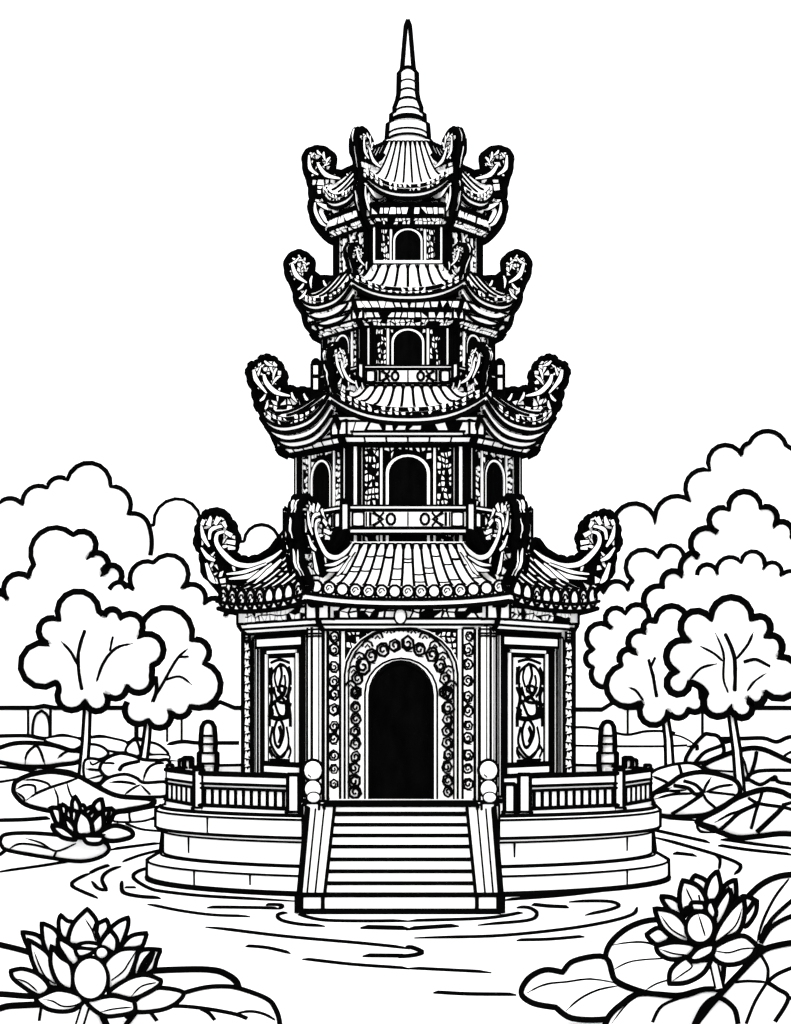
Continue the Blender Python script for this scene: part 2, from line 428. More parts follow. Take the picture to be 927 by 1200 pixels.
tree((868, 931), (855.5, 829), 10, 98, lobes('685,515 625,555 580,460 550,430 513,415 470,465 462,372 425,280 512,250 495,145 600,160 685,70 765,160 828,160 822,230 878,240 870,310 960,370 815,455 795,505 745,482 735,560 685,515', ZD),
     'rightmost round tree, largest crown with many curved veins, leaning trunk',
     [('610,215 635,300 640,400 662,460', 2.6), ('648,222 668,280 680,340 688,450', 4), ('765,212 740,260 683,325', 3), ('543,265 600,300 632,332', 2.5), ('718,335 770,325 830,352', 3.6), ('612,342 550,360 515,405', 2.8), ('815,380 770,410 743,452', 2.6)], ZD, rim=8.5)

# ------------------------------------------------------------------ lily leaves and pads
PADG = 'lily leaves around the pagoda'
def pad(st, z, label, veins=(), D=None, kk=0.0, T=.5, w=5, sw=2.2, name='lily_leaf', cat='leaf', flat=None):
    c = closed(st, z) if isinstance(st, str) else st
    by = max(p[1] for p in c)
    D = D or GD(min(by + w / 2 + 1, 1500)); z0 = GZ(D)
    mb = MB(); pillow(mb, c, Plane(D, z0, kk), T, w, strokes=veins, sw=sw, z=z, flat=flat)
    cx = sum(p[0] for p in c) / len(c)
    o = mb.build(name, LEAF, None, W(cx, by, D)); tag(o, label, cat, PADG); return o
# left bank
pad('240,215 340,197 430,212 445,245 380,275 310,245', ZE4, 'low white leaf mound left of the leftmost tree trunk, right below the wall', (), None, w=3.5)
pad('-60,290 20,255 100,236 220,238 310,252 380,275 450,285 430,335 330,352 240,362 120,360 0,338 -60,335', ZE4, 'wide leaf mound at the far left edge with an arched seam in its middle',
    [('140,350 158,290 200,252 232,290 248,352', ), ('320,318 360,285 430,264',)] and [('140,350 158,290 200,252 232,290 248,352', 3), ('320,318 360,285 430,264', 3)], None, w=6)
pad('470,212 560,203 620,212 690,234 682,282 590,276 470,240', ZE4, 'flat leaf mound just right of the leftmost tree trunk, below the wall', (), None, w=3.5)
pad('470,250 540,250 588,287 556,318 470,325', ZE4, 'small rounded leaf touching the right side of the leftmost trunk', (), None, w=4)
pad('688,285 698,248 740,222 762,290 740,305', ZE4, 'tiny round leaf at the left foot of the second tree trunk', (), None, w=4)
pad('790,245 830,235 880,258 912,300 820,295', ZE4, 'small leaf at the right foot of the second tree trunk', (), None, w=4)
pad('800,305 910,302 915,325 880,334 805,330', ZE4, 'narrow flat leaf under the second tree, beside the terrace rail', (), None, w=3.5)
pad('545,365 575,322 650,292 720,303 780,325 860,330 920,335 920,452 780,452 600,425 555,395', ZE4, 'broad double-humped leaf in front of the second tree trunk',
    [('655,382 680,352 760,334', 4), ('780,440 810,372 850,347 895,345', 3), ('555,345 600,343 630,346', 2.5)], None, w=4.5)
pad('465,328 548,330 578,372 572,405 538,452 465,430', ZE4, 'small faceted leaf wedged right of the leftmost trunk base', [('470,375 530,380 575,385', 3), ('490,330 510,352 550,330', 2.5), ('480,430 540,415 572,405', 2.5)], None, w=4)
pad('548,462 598,422 680,406 740,425 785,452 915,450 915,515 820,527 650,522 560,480', ZE4, 'wide veined leaf left of the terrace, under the double-humped leaf',
    [('600,447 680,445 745,458', 3), ('680,515 720,485 765,460', 2.5), ('765,460 800,490 820,515', 2.5)], None, w=4.5)
pad('-40,378 40,368 200,392 320,386 430,408 430,425 300,402 200,405 100,430 -40,445', ZE4, 'thin strip of leaf left of the leftmost trunk base', (), None, w=3, T=.2)
pad('70,430 85,402 150,372 260,356 380,376 430,400 520,450 600,478 748,490 742,520 560,553 400,560 250,548 130,517 75,465', ZE, 'large long leaf behind the small lotus flower, sliced by curved veins',
    [('135,495 200,455 275,425 340,405 400,380', 3), ('275,428 295,480 290,540', 2.2), ('335,403 355,460 380,505', 2.2), ('120,397 180,395 240,410 260,428', 2.6), ('85,440 130,420 180,425 185,460', 2.6), ('85,455 120,480 125,500', 2.5)], None, w=6)
pad('5,690 30,665 130,658 250,664 380,680 500,695 540,735 500,775 400,797 250,780 50,745 10,720', ZE, 'flat lily pad directly under the small lotus flower',
    [('50,735 100,710 180,715 285,745', 2.5), ('130,682 210,705 285,745 380,708', 2.2), ('270,772 285,745', 2.2)], None, w=5, T=.25)
pad('565,600 575,565 640,555 740,535 785,530 780,570 700,600', ZE, 'small pad between the small lotus flower and the terrace', [('640,558 645,600', 2.5)], 72, w=3, T=.2)
# right bank
pad('376,330 400,262 468,186 500,182 545,195 572,250 560,295 480,327', ZF, 'egg-shaped leaf bud between the two right tree trunks', [('425,325 470,272 565,238', 4), ('400,260 430,240 430,265', 3.5)], None, w=5)
pad('295,190 350,195 412,232 380,245 295,243', ZF, 'little pointed leaf right of the middle right tree trunk', (), None, w=3)
pad('465,352 580,290 700,256 790,264 927,325 1050,345 1050,405 720,415 600,412', ZF, 'large fan leaf behind the rightmost tree trunk',
    [('742,275 722,350 705,408', 4), ('465,365 550,372 640,378', 2.5), ('670,300 685,370 705,408', 2.5), ('560,230 620,215', 4)], None, w=6.5)
pad('190,390 280,347 400,333 475,368 560,400 400,410 300,445 190,490', ZF, 'leaf with one short seam under the middle right tree trunk', [('338,347 348,402', 3.5), ('195,400 240,418 285,440', 3)], None, w=4)
pad('700,405 760,376 927,372 1050,372 1050,442 870,432 840,402 770,442 722,425', ZF, 'wavy-edged leaf at the right edge, right of the rightmost trunk', (), None, w=5.5)
pad('890,305 927,275 980,265 1050,330 950,340', ZF, 'small rounded leaf high on the right edge', (), None, w=4)
pad('198,500 290,440 350,400 450,380 550,393 640,430 650,500 545,570 450,607 240,607 205,545', ZF, 'big domed leaf beside the terrace with veins meeting at a star point',
    [('360,425 420,445 458,487', 3.5), ('505,405 472,450 458,487', 3), ('458,487 540,455 620,445', 3), ('458,480 560,490 640,500', 3), ('458,487 475,525 540,575', 3), ('458,490 380,545 300,597', 4), ('310,450 380,462 415,492 458,487', 4), ('210,520 300,495 400,490', 3), ('200,500 270,478 340,480', 3), ('300,460 250,478 370,472', 2.5)], None, w=6)
pad('442,632 555,572 650,512 780,472 870,482 927,508 1050,540 1050,690 860,702 740,716 640,722 545,690 450,652', ZF, 'big veined leaf at the right edge in front of the rightmost trunk',
    [('700,515 750,542 870,560 940,580', 3.5), ('772,488 748,540 725,600 710,672', 3.5), ('750,542 640,595 550,685', 4), ('870,560 810,620 745,690', 5), ('520,642 600,598 640,585 735,540', 3), ('870,550 940,535', 3.5), ('455,650 520,665 545,690', 4)], None, w=7)
pad('440,650 520,670 620,728 600,742 560,728 540,705 450,690', ZF, 'dark-edged underside lip below the big right-edge leaf', (), 74, w=3.5, T=.15)
# foreground right
pad('30,470 55,420 110,392 168,400* 205,362 310,350 345,430 430,465* 380,530 310,556 200,553 145,517* 70,503', ZH := Z(600, 1000, 2.835), 'lobed flat pad at the bottom right, leftmost of the foreground leaves',
    [('50,470 120,448 200,438 340,433', 2.2), ('180,528 240,490 350,445', 2.2)], 29.5, .9, T=.12, w=7)
pad('310,360 330,300 400,245 500,226 650,260 700,340 690,455 620,462 560,477 500,475 430,465 340,425', ZH, 'round pad standing directly behind the right lotus flower',
    [('330,308 430,312 490,330 560,350', 2.4), ('330,395 400,375 530,368', 1.8), ('440,460 480,442 530,430', 1.8)], 31.6, 1.1, T=.12, w=7)
pad('700,250 770,160 840,97 927,72 1050,85 1050,330 930,330 818,312', ZH, 'fan leaf rising at the right edge above the front leaves',
    [('812,300 830,230 870,150 920,85', 3), ('822,292 860,225 930,160', 4.5), ('826,300 860,250 927,215 1000,205', 5), ('822,290 835,250 850,235', 2)], 31.0, .3, T=.12, w=7)
pad('310,570 370,500 430,470 560,478 640,455 700,468 640,545 600,600 600,720 300,720', ZH, 'bottom leaf between the lobed pad and the large front leaf',
    [('465,575 500,512 590,470', 3.5), ('330,570 380,505 420,475', 2)], 28.9, .8, T=.1, w=7)
pad('600,600 640,530 690,472 750,408 822,335 870,312 960,298 1060,300 1060,760 590,760', ZH, 'large front leaf filling the bottom right corner, veins meeting at a point',
    [('825,335 848,385 845,435', 3.5), ('725,432 780,428 845,435', 3), ('845,435 805,500 775,575', 3.5), ('845,435 880,460 915,492 870,570', 4.5), ('845,435 880,408 940,382', 4), ('915,492 960,488', 4), ('605,570 640,505 685,480 735,520 748,575', 5.5)], 28.7, .6, T=.1, w=8)
# foreground left
ZR8 = Z(150, 1100, 4.635); ZG = Z(0, 1040, 2.726)
pad('0,195 120,185 250,178 430,177 530,200 600,270 560,420 0,430', ZR8, 'back leaf seen above the front pad right of the large lotus flower', (), 29.7, 1.0, T=.1, w=8)
pad('60,385 180,355 270,312 400,275 500,265 600,275 750,330 800,385 825,470 820,620 0,620', ZR8, 'front pad right of the large lotus flower with a row of folded veins',
    [('150,378 215,380 350,395 570,435 650,462', 4), ('580,437 660,420 740,428 800,450', 3), ('400,408 440,430 475,470', 4), ('120,410 160,470', 4)], 29.0, 1.0, T=.1, w=6)
pad('-60,172 0,187 95,212 170,250 150,345 0,345 -60,345', ZG, 'leaf at the left edge behind the large lotus flower', (), 30.2, .8, T=.1, w=7)
pad('-60,418 0,392 60,382 260,380 330,420 330,560 -60,560', ZG, 'front leaf below the large lotus flower at the bottom left corner', [('132,390 128,440', 3), ('500,395 480,430', 3)][:1], 29.1, 1.0, T=.1, w=8)

# ------------------------------------------------------------------ lotus flowers
def lotus(z, D, petals, stem, label, w, T, step, base, buds=()):
    root = empty('lotus_flower', W(*z.p(base), D)); tag(root, label, 'flower', 'open lotus flowers')
    mpp = D / F
    if stem:
        mb = MB(); a, b, sw = stem
        a = W(*z.p(a), D); b = W(*z.p(b), D - .05); r = sw * mpp / 2
        mb.tube([a, b], r, WHITE, 10)
        for s in (-1, 1): mb.tube([a + Vector((s * r, -.02, 0)), b + Vector((s * r, -.02, 0))], 1.6 * mpp, INK, 6)
        put(mb, 'stem', root, LEAF)
    for i, p in enumerate(petals):
        st, veins = (p, ()) if isinstance(p, str) else (p[0], p[1:])
        oc = closed(st, z); ax = sum(a[0] for a in oc) / len(oc); ay = sum(a[1] for a in oc) / len(oc)
        oc = [(ax + (a[0] - ax) * 1.07, ay + (a[1] - ay) * 1.07) for a in oc]
        mb = MB(); pillow(mb, oc, Plane(D - step * (i + 1)), T, w * 1.25, strokes=veins, sw=1.8, z=z, div=7)
        put(mb, 'petal', root, LEAF)
    for (cx, cy, rx, ry, i, vn) in buds:
        mb = MB()
        pts = [(z.p((cx + rx * math.cos(a * math.pi / 12), cy + ry * math.sin(a * math.pi / 12)))) for a in range(24)]
        pillow(mb, pts, Plane(D - step * i), T * 1.6, w, strokes=vn, sw=1.8, z=z, div=8)
        put(mb, 'petal' if rx > 40 else 'seed_pod', root, LEAF)
ZL = Z(0, 1055, 4.635)
lotus(ZL, 28.6, [
    '870,272* 850,320 828,380 750,402 730,380 765,278', '795,180* 785,215 765,250 690,262 660,255 715,195', '125,175* 200,190 240,230 250,300 190,300 150,240',
    '695,97* 692,150 655,245 620,262 600,170 640,122', '230,127* 290,155 318,195 310,250 275,295 240,230', '333,82* 365,112 395,122 385,170 358,205 330,180 322,120',
    '578,107* 590,150 560,200 530,250 500,200 520,135*', ('475,52* 520,110 522,170 525,232 400,237 378,205 405,125', '462,95 500,155 522,220'),
    '600,165* 635,215 625,280 580,260 545,240 575,190', ('160,220* 255,285 285,350 318,460 240,440 180,330', '188,278 215,350 250,415 305,455'),
    '320,205* 400,255 430,320 390,350 345,290 322,250', ('835,275* 815,330 775,388 760,385 790,325',), ('415,250 470,232 530,240 525,262 450,262',), '420,262 510,270 470,298 432,302',
    '285,252* 330,310 385,355 388,472 320,445 280,350', ('748,268* 730,340 690,420 600,482 590,400 575,340 650,275', '742,272 700,340 670,385 605,435'),
    ('65,385* 130,375 210,405 262,470 210,512 120,460 75,420', '90,425 150,445 205,492'), ('740,545* 800,500 870,478 985,500 960,550 880,590 745,600', ),
    ('600,497 700,428 790,408 868,435* 860,460 800,500 720,530 650,515', '715,520 770,465 850,445'),
    ('450,548* 400,590 330,600 260,585 205,540 240,515 320,488 420,512', '235,535 290,545 340,572 400,572 445,552'),
    ('480,555 530,535 620,522 722,548* 722,600 640,622 560,620', '550,605 620,588 718,578')],
    ((470, 560), (430, 690), 9), 'large open lotus flower in the bottom left corner', 4.2, .055, .022, (460, 640),
    [(555, 285, 35, 34, 14.5, ()), (492, 424, 96, 118, 23, ())])
ZM = Z(740, 1010, 4.957)
lotus(ZM, 28.4, [
    '370,80* 430,110 432,160 380,165 352,110', '175,202* 235,210 282,245 285,300 235,290 190,240', '725,230* 715,300 660,370 640,300 665,215', '648,200* 700,215 700,240 650,300 610,240',
    '600,110* 600,220 545,320 492,370 490,250 540,145', '497,58* 515,150 492,210 440,240 430,175 455,100', ('300,112* 385,145 432,230 400,285 300,285 282,190', '315,150 330,185 350,225', '388,190 395,225'),
    ('565,152* 575,220 540,310 495,368 488,270', '562,155 530,200 505,250'), '465,225* 488,290 470,325 435,285 440,245', '350,240 415,240* 418,280 355,280*', '340,268 300,320 300,300 315,272',
    '90,422* 155,385 212,420 212,452 150,478 110,450', ('138,275* 240,295 308,360 328,458 260,445 180,380', '170,310 230,390 315,440'),
    ('645,215* 652,300 620,400 540,440 480,468 500,390 570,285', '640,270 600,370 500,460'), ('148,490* 250,468 362,488 320,548 230,562 165,530', '165,505 240,530 320,540'),
    ('225,702* 235,625 310,560 360,575 455,570* 410,645 320,695', '240,688 300,645 350,605 318,568'),
    ('478,500* 560,455 650,435 722,490* 690,545 620,585 540,590 482,555', '480,515 560,525 640,503 712,500'), '340,550* 390,500 468,480 465,530 400,568 350,572'],
    ((470, 560), (510, 735), 9), 'open lotus flower at the bottom right with a stem rising from the pads', 4.6, .055, .024, (510, 740),
    [(397, 382, 82, 92, 19, ('385,300 405,370 425,430',))])
ZN = Z(40, 920, 6.62)
lotus(ZN, 59.6, [
    '525,110* 535,190 500,210 465,170 485,130', '320,92* 352,150 355,195 310,200 300,140', '130,180* 200,192 208,290 175,290', '205,148* 250,175 262,240 230,250', '600,185* 618,220 565,312 540,275 545,200',
    '265,180 290,240 275,300 255,250', '385,160 400,200 375,205 365,170', '445,170 440,210 415,230 400,205', '480,190* 472,240 440,275 425,240', '300,210 330,215 320,290 300,280', '545,200* 580,205 560,260 545,265',
    '228,235* 300,300 335,378 270,355 238,290', '145,315* 230,330 325,412 230,405 165,355', '530,208* 535,330 462,372 452,290',
    '362,203* 430,265 445,372 345,380 325,310 345,235', '505,372* 620,318 740,350 748,400 620,430 540,412', '385,392* 545,398* 510,448 420,445'],
    None, 'small distant lotus flower on the flat pad left of the terrace', 4.6, .11, .05, (440, 470))
# ================================================================== stone terrace with stairs
rnd = random.Random(7)
px_m = .0185                      # one picture pixel at the near side of the tower, in metres
ZW = Z(478, 828, 1)
terr = empty('stone_terrace', (0, 0, 0))
tag(terr, 'round white stone terrace in the water with railings and front stairs', 'terrace')
mb = MB()
mb.lathe([(6.05, -.3), (6.05, .42), (5.78, .58), (5.68, .60), (5.68, 1.12), (5.78, 1.2), (5.85, 1.22), (5.85, 1.60), (5.75, 1.68)], n=96)
for r, z, w_ in ((6.06, .03, .085), (6.06, .43, .03), (5.76, .585, .035), (5.69, .62, .03), (5.7, 1.12, .03), (5.86, 1.215, .04), (5.86, 1.60, .03), (5.76, 1.68, .05)):
    mb.ring(r, z, w_, n=96)
for a in (180, 0, 184, -4, 90, 60, 120):
    c, s_ = math.cos(rad(a)), math.sin(rad(a))
    mb.tube([(6.06 * c, 6.06 * s_, 0), (6.06 * c, 6.06 * s_, .43), (5.76 * c, 5.76 * s_, .6), (5.7 * c, 5.7 * s_, 1.12), (5.86 * c, 5.86 * s_, 1.22), (5.86 * c, 5.86 * s_, 1.6), (5.76 * c, 5.76 * s_, 1.68)], .07)
def on_round(px, R):
    D = CD
    for _ in range(30):
        X = (px - CX) * D / F; X = max(-R, min(R, X)); D = CD - math.sqrt(R * R - X * X)
    return (X, D - CD)
for px, R, z0, z1 in ((221, 5.69, .75, 1.12), (227.5, 6.06, .03, .43), (243, 5.86, 1.22, 1.6), (293, 6.06, .2, .43), (603, 5.69, .8, 1.12), (735, 5.69, .8, 1.12), (735, 6.06, .03, .43)):
    x, y = on_round(px, R); mb.tube([(x, y, z0), (x, y, z1)], [.02, .028], INK)
put(mb, 'platform', terr)
A0 = rad(-2.6)                    # the lowest storey and the stairs are turned a little
SX = -.15
# stairs
mb = MB()
mb.box(SX - 1.6, SX + 1.6, -5.92, -3.0, 1.0, 1.96, WHITE, .035)
put(mb, 'landing', terr)
SY = (953.8, 966.4, 979, 992, 1007, 1021, 1035, 1048)
st_pts = [(-5.92 - .483 * i, EYE - (SY[i] - HY) * (CD - 5.92 - .483 * i) / F) for i in range(8)]
for i in range(7):
    y0, z0 = st_pts[i]; y1, z1 = st_pts[i + 1]
    mb = MB(); x0, x1 = SX - 1.55, SX + 1.55
    mb.box(x0, x1, y1, y0, -.2, z1, WHITE)
    mb.tube([(x0 + .12, y1 - .01, z1), (x1 - .12, y1 - .01, z1)], .042)
    put(mb, 'step', terr)
mb = MB(); mb.tube([(SX - 1.5, -5.94, st_pts[0][1]), (SX + 1.5, -5.94, st_pts[0][1])], .05); mb.tube([(SX - 1.6, -5.94, 1.97), (SX + 1.6, -5.94, 1.97)], .075); put(mb, 'landing_edge', terr)
mb = MB(); mb.box(SX - 1.95, SX + 1.95, -9.75, -9.3, -.2, .36, WHITE)
b0, b1 = SX - 1.95, SX + 1.94
mb.tube([(b0, -9.77, .02), (b1, -9.77, .02)], .09); mb.tube([(b0, -9.77, .37), (b1, -9.77, .37)], .05)
for x, w_ in ((b0, .09), (b1, .09), (b0 + .46, .04), (b1 - .46, .04)): mb.tube([(x, -9.78, .02), (x, -9.78, .37)], w_)
mb.tube([(b0, -9.3, .37), (b0, -9.77, .37)], .06); mb.tube([(b1, -9.3, .37), (b1, -9.77, .37)], .06)
put(mb, 'bottom_step', terr)
for s in (-1, 1):
    mb = MB()
    xo = SX + s * 1.95; xi = SX + s * 1.38; xib = SX + s * 1.46
    q = [Vector(p) for p in ((xo, -9.45, -.2), (xib, -9.45, -.2), (xi, -5.6, -.2), (xo, -5.6, -.2), (xo, -9.45, .38), (xib, -9.45, .38), (xi, -5.6, 1.98), (xo, -5.6, 1.98))]
    mb.hexa(q)
    for f_, w_ in ((0, .07), (.3, .022), (.62, .022), (1.0, .04)):
        a = Vector((xo + (xib - xo) * f_, -9.47, .40)); b = Vector((xo + (xi - xo) * f_, -5.6, 2.0)); mb.tube([a, b], w_)
    mb.tube([q[4], (xo, -9.47, .0)], .06)
    put(mb, 'stair_parapet', terr)
    # newel with round stone heads
    nx = SX + s * 1.84; ny = -5.75
    mb = MB(); mb.box(nx - .22, nx + .22, ny - .1, ny + .35, 1.2, 1.94, WHITE, .03)
    nw = put(mb, 'newel_post', terr)
    mb = MB(); mb.ball((nx, ny, 2.66), .19, .2, ink=.055); mb.ball((nx, ny - .06, 2.27), .17, .18, ink=.04)
    mb.ball((nx + .02, ny - .22, 2.1), .13, .1, ink=.028); mb.box(nx - .15, nx + .13, ny - .2, ny + .1, 1.78, 1.98, WHITE, .03)
    mb.tube([(nx - .1, ny - .22, 2.58), (nx - .03, ny - .23, 2.52)], .014)
    put(mb, 'stone_ball', nw)
# railing around the rim
def rail_seg(a, b, nb=11, bal=True, thick=True):
    root_mb = MB(); a = Vector(a); b = Vector(b); d = (b - a).to_3d(); L = d.length; u = d / L; n_ = Vector((-u.y, u.x, 0))
    if n_.dot(a.to_3d()) < 0: n_ = -n_
    M = Matrix(((u.x, n_.x, 0, a.x), (u.y, n_.y, 0, a.y), (0, 0, 1, 0), (0, 0, 0, 1)))
    mb = MB(); mb.box(0, L, -.09, .09, 2.31, 2.5, WHITE, 0, M); mb.box(0, L, -.07, .07, 2.2, 2.28, WHITE, 0, M)
    for z_, w_ in ((2.52, .06), (2.3, .035), (2.2, .035)): mb.tube([M @ Vector((0, .1, z_)), M @ Vector((L, .1, z_))], w_)
    mb.box(0, L, -.11, .11, 1.68, 1.8, WHITE, 0, M); mb.tube([M @ Vector((0, .12, 1.82)), M @ Vector((L, .12, 1.82))], .045)
    r = put(mb, 'handrail', terr)
    for i in range(nb):
        x = L * (i + .5) / nb; w2 = L / nb * .38
        mb = MB(); mb.box(x - w2, x + w2, -.05, .05, 1.8, 2.2, WHITE, 0, M)
        for xx, ww in ((x - w2, .026), (x + w2, .018)): mb.tube([M @ Vector((xx, .06, 1.8)), M @ Vector((xx, .06, 2.2))], ww, INK, 4)
        put(mb, 'baluster', r)
def post(x, y, hw, z1=2.62, ink=.045):
    mb = MB(); mb.box(x - hw, x + hw, y - .1, y + .12, 1.66, z1, WHITE, ink); mb.box(x - hw - .04, x + hw + .04, y - .13, y + .14, 1.66, 1.76, WHITE, .03); return put(mb, 'railing_post', terr)
PL = [(-5.58, .2), (-4.62, -2.85), (-2.42, -4.9)]
for s in (-1, 1):
    P = [(abs(x) * s + (.06 if s > 0 else -.02), y) for x, y in PL]
    rail_seg(P[0], P[1], 6); rail_seg(P[1], P[2], 12)
    post(P[1][0], P[1][1] - .1, .1, 2.6); post(P[0][0], P[0][1], .06, 2.62); post(P[2][0], P[2][1] - .1, .12, 2.55)
    if s > 0: post(P[2][0] - .32, P[2][1] - .2, .11, 2.35)
    # back rail: same rail on the far side
    B = [(5.58 * s, .2), (4.75 * s, 3.1), (2.6 * s, 4.9), (0, 5.3)]
    for a, b, n_ in ((B[0], B[1], 4), (B[1], B[2], 5), (B[2], B[3], 5)): rail_seg(a, b, n_)
    post(5.3 * s, 1.5, .09, 2.75, .07); post(5.42 * s, 1.2, .05, 2.72, .05); post(3.95 * s, 3.9, .09, 2.7, .06)
    # segmented finial post
    fx, fy = s * 4.9 + .0, 2.6
    mb = MB(); pr = [(.19, 2.3), (.17, 2.55), (.2, 2.58), (.2, 2.86), (.15, 2.9), (.16, 3.05), (.15, 3.3), (.13, 3.5), (.07, 3.6), (.01, 3.62)]
    mb.lathe([(r * .8, z) for r, z in pr], (fx, fy), 16)
    mb.tube([(fx - .18, fy - .1, 2.3)] + [(fx - r - .02, fy - .03, z) for r, z in pr[2:]] + [(fx + r + .02, fy - .03, z) for r, z in pr[:1:-1]] + [(fx + .18, fy - .1, 2.3)], .07)
    for z in (2.6, 2.86, 3.08, 3.28): mb.ring(.19, z, .035, (fx, fy), 16)
    put(mb, 'finial_post', terr)

# ================================================================== pagoda
pag = empty('pagoda', (0, 0, 1.68))
tag(pag, 'tall four-storey carved pagoda with curled roof corners and a pointed spire', 'pagoda')
class Frame:
    def __init__(s, phi, a, X=0, z=0):
        s.n = Vector((math.cos(phi), math.sin(phi), 0)); s.ux = Vector((-math.sin(phi), math.cos(phi), 0))
        s.o = s.n * a + Vector((0, 0, z)) + s.ux * X
    def p(s, x, z, h=0): return s.o + s.ux * x + Vector((0, 0, z)) + s.n * h
def fbox(mb, f, x0, x1, z0, z1, h0, h1, mat=WHITE, ink=0, fo=True):
    c = [f.p(x0, z0, h1), f.p(x1, z0, h1), f.p(x1, z0, h0), f.p(x0, z0, h0), f.p(x0, z1, h1), f.p(x1, z1, h1), f.p(x1, z1, h0), f.p(x0, z1, h0)]
    mb.hexa(c, mat, ink, [(0, 1), (1, 5), (5, 4), (4, 0)] if fo else None)
def ftube(mb, f, pts, r, mat=INK, h=0, n=5, closed=False): mb.tube([f.p(x, z, h) for x, z in pts], r, mat, n, closed)
def ribbon(mb, f, pts, ws, h, mat=WHITE, d=.05):
    pts = [Vector(p) for p in pts]; k_ = len(pts)
    if not isinstance(ws, (list, tuple)): ws = [ws]
    vs_ = []
    for i, p in enumerate(pts):
        t = (pts[min(i + 1, k_ - 1)] - pts[max(i - 1, 0)]).normalized(); nn = Vector((-t.y, t.x))
        q = i / (k_ - 1) * (len(ws) - 1); j = min(int(q), len(ws) - 2) if len(ws) > 1 else 0
        w_ = ws[j] + (ws[j + 1] - ws[j]) * (q - j) if len(ws) > 1 else ws[0]
        a, b = p + nn * w_ / 2, p - nn * w_ / 2
        vs_ += [f.p(a.x, a.y, h), f.p(b.x, b.y, h), f.p(b.x, b.y, h - d), f.p(a.x, a.y, h - d)]
    fs_ = [(0, 1, 2, 3), tuple(4 * (k_ - 1) + j for j in (3, 2, 1, 0))]
    for i in range(k_ - 1):
        for j in range(4): fs_.append((4 * i + j, 4 * i + 4 + j, 4 * i + 4 + (j + 1) % 4, 4 * i + (j + 1) % 4))
    mb.add(vs_, fs_, mat)
def chip(mb, P, poly, h, mat=WHITE, d=.04):
    k_ = len(poly); a = [P(x, z, h) for x, z in poly]; b = [P(x, z, h - d) for x, z in poly]
    mb.add(a + b, [tuple(range(k_))] + [(i, i + k_, (i + 1) % k_ + k_, (i + 1) % k_) for i in range(k_)], mat)
def shards(mb, P, x0, x1, z0, z1, nx, nz, h=.03, fill=.7, keep=.85, test=None, jit=.28):
    """irregular raised white carving chips on a dark ground"""
    G = {}
    for i in range(nx + 1):
        for j in range(nz + 1):
            jx = rnd.uniform(-jit, jit) if 0 < i < nx else 0; jz = rnd.uniform(-jit, jit) if 0 < j < nz else 0
            G[i, j] = (x0 + (x1 - x0) * (i + jx) / nx, z0 + (z1 - z0) * (j + jz) / nz)
    for i in range(nx):
        for j in range(nz):
            if rnd.random() > keep: continue
            q = [G[i, j], G[i + 1, j], G[i + 1, j + 1], G[i, j + 1]]
            cx = sum(a[0] for a in q) / 4; cz = sum(a[1] for a in q) / 4
            if test and not test(cx, cz): continue
            m_ = rnd.random()
            if m_ < .3: q = q[:rnd.randint(0, 3)] + q[rnd.randint(0, 3) + 1:] if False else [q[k_] for k_ in range(4) if k_ != rnd.randint(0, 3)]
            if len(q) < 3: continue
            elif m_ > .8:
                a, b = q[0], q[1]; q = [((a[0] + b[0]) / 2, (a[1] + b[1]) / 2)] + q[1:]
            cx = sum(a[0] for a in q) / len(q); cz = sum(a[1] for a in q) / len(q); s_ = fill * rnd.uniform(.8, 1.15)
            chip(mb, P, [(cx + (a[0] - cx) * s_, cz + (a[1] - cz) * s_) for a in q], h)
def rosette(mb, f, x, z, r, h, white=True):
    k_ = rnd.randint(6, 8); a0 = rnd.random() * 6
    pts = [(x + r * rnd.uniform(.85, 1.05) * math.cos(a0 + 6.283 * i / k_), z + r * rnd.uniform(.95, 1.2) * math.sin(a0 + 6.283 * i / k_)) for i in range(k_)]
    ftube(mb, f, pts, r * .17 + .008, INK, h, 4, True)
    sp = [(x + r * .75 * (1 - i / 9) * math.cos(a0 + 1 + i * .95), z + r * .85 * (1 - i / 9) * math.sin(a0 + 1 + i * .95)) for i in range(8)]
    ftube(mb, f, sp, r * .16 + .006, INK, h, 4)
    if rnd.random() < .6: ftube(mb, f, [(x - r * .9, z - r * .5), (x - r * .2, z - r * 1.2), (x + r * .7, z - r * 1.25)], r * .11, INK, h, 4)

PHI = [rad(-90 + 60 * i) for i in range(6)]     # face centre directions, 0 = front
C30 = math.cos(rad(30))
# ---------- spire
mb = MB(); cx = 0.0
pr = [(.54, 17.1), (.53, 17.36), (.51, 17.64), (.44, 17.68), (.43, 17.86), (.36, 17.9), (.355, 18.02), (.29, 18.2), (.26, 18.36), (.25, 18.84), (.19, 18.9), (.17, 19.0), (.085, 19.96), (.03, 20.1)]
mb.lathe([(max(r - .08, .01), z) for r, z in pr], (0, 0), 24)
tr = [.1] * 10 + [.085, .075, .06, .05]
for s in (-1, 1): mb.tube([(s * max(r + .02 - tr[i], 0), 0, z) for i, (r, z) in enumerate(pr)], tr)
mb.tube([(-.5, -.05, 17.25), (-.62, -.05, 17.1)], .07); mb.tube([(.5, -.05, 17.25), (.62, -.05, 17.1)], .07)
for y_, r, w_ in ((96, .17, .028), (106.5, .175, .034), (117.5, .21, .04), (129.5, .29, .028), (140, .36, .055), (143.5, .43, .03), (156, .45, .028), (163, .47, .035), (81, .12, .05)):
    z = EYE + (HY - y_) * .02
    mb.tube([(r * math.cos(a * math.pi / 12), r * math.sin(a * math.pi / 12), z - .03 + (.05 * abs(math.sin(a * math.pi / 12)))) for a in range(24)], w_, INK, 5, True)
put(mb, 'spire', pag)

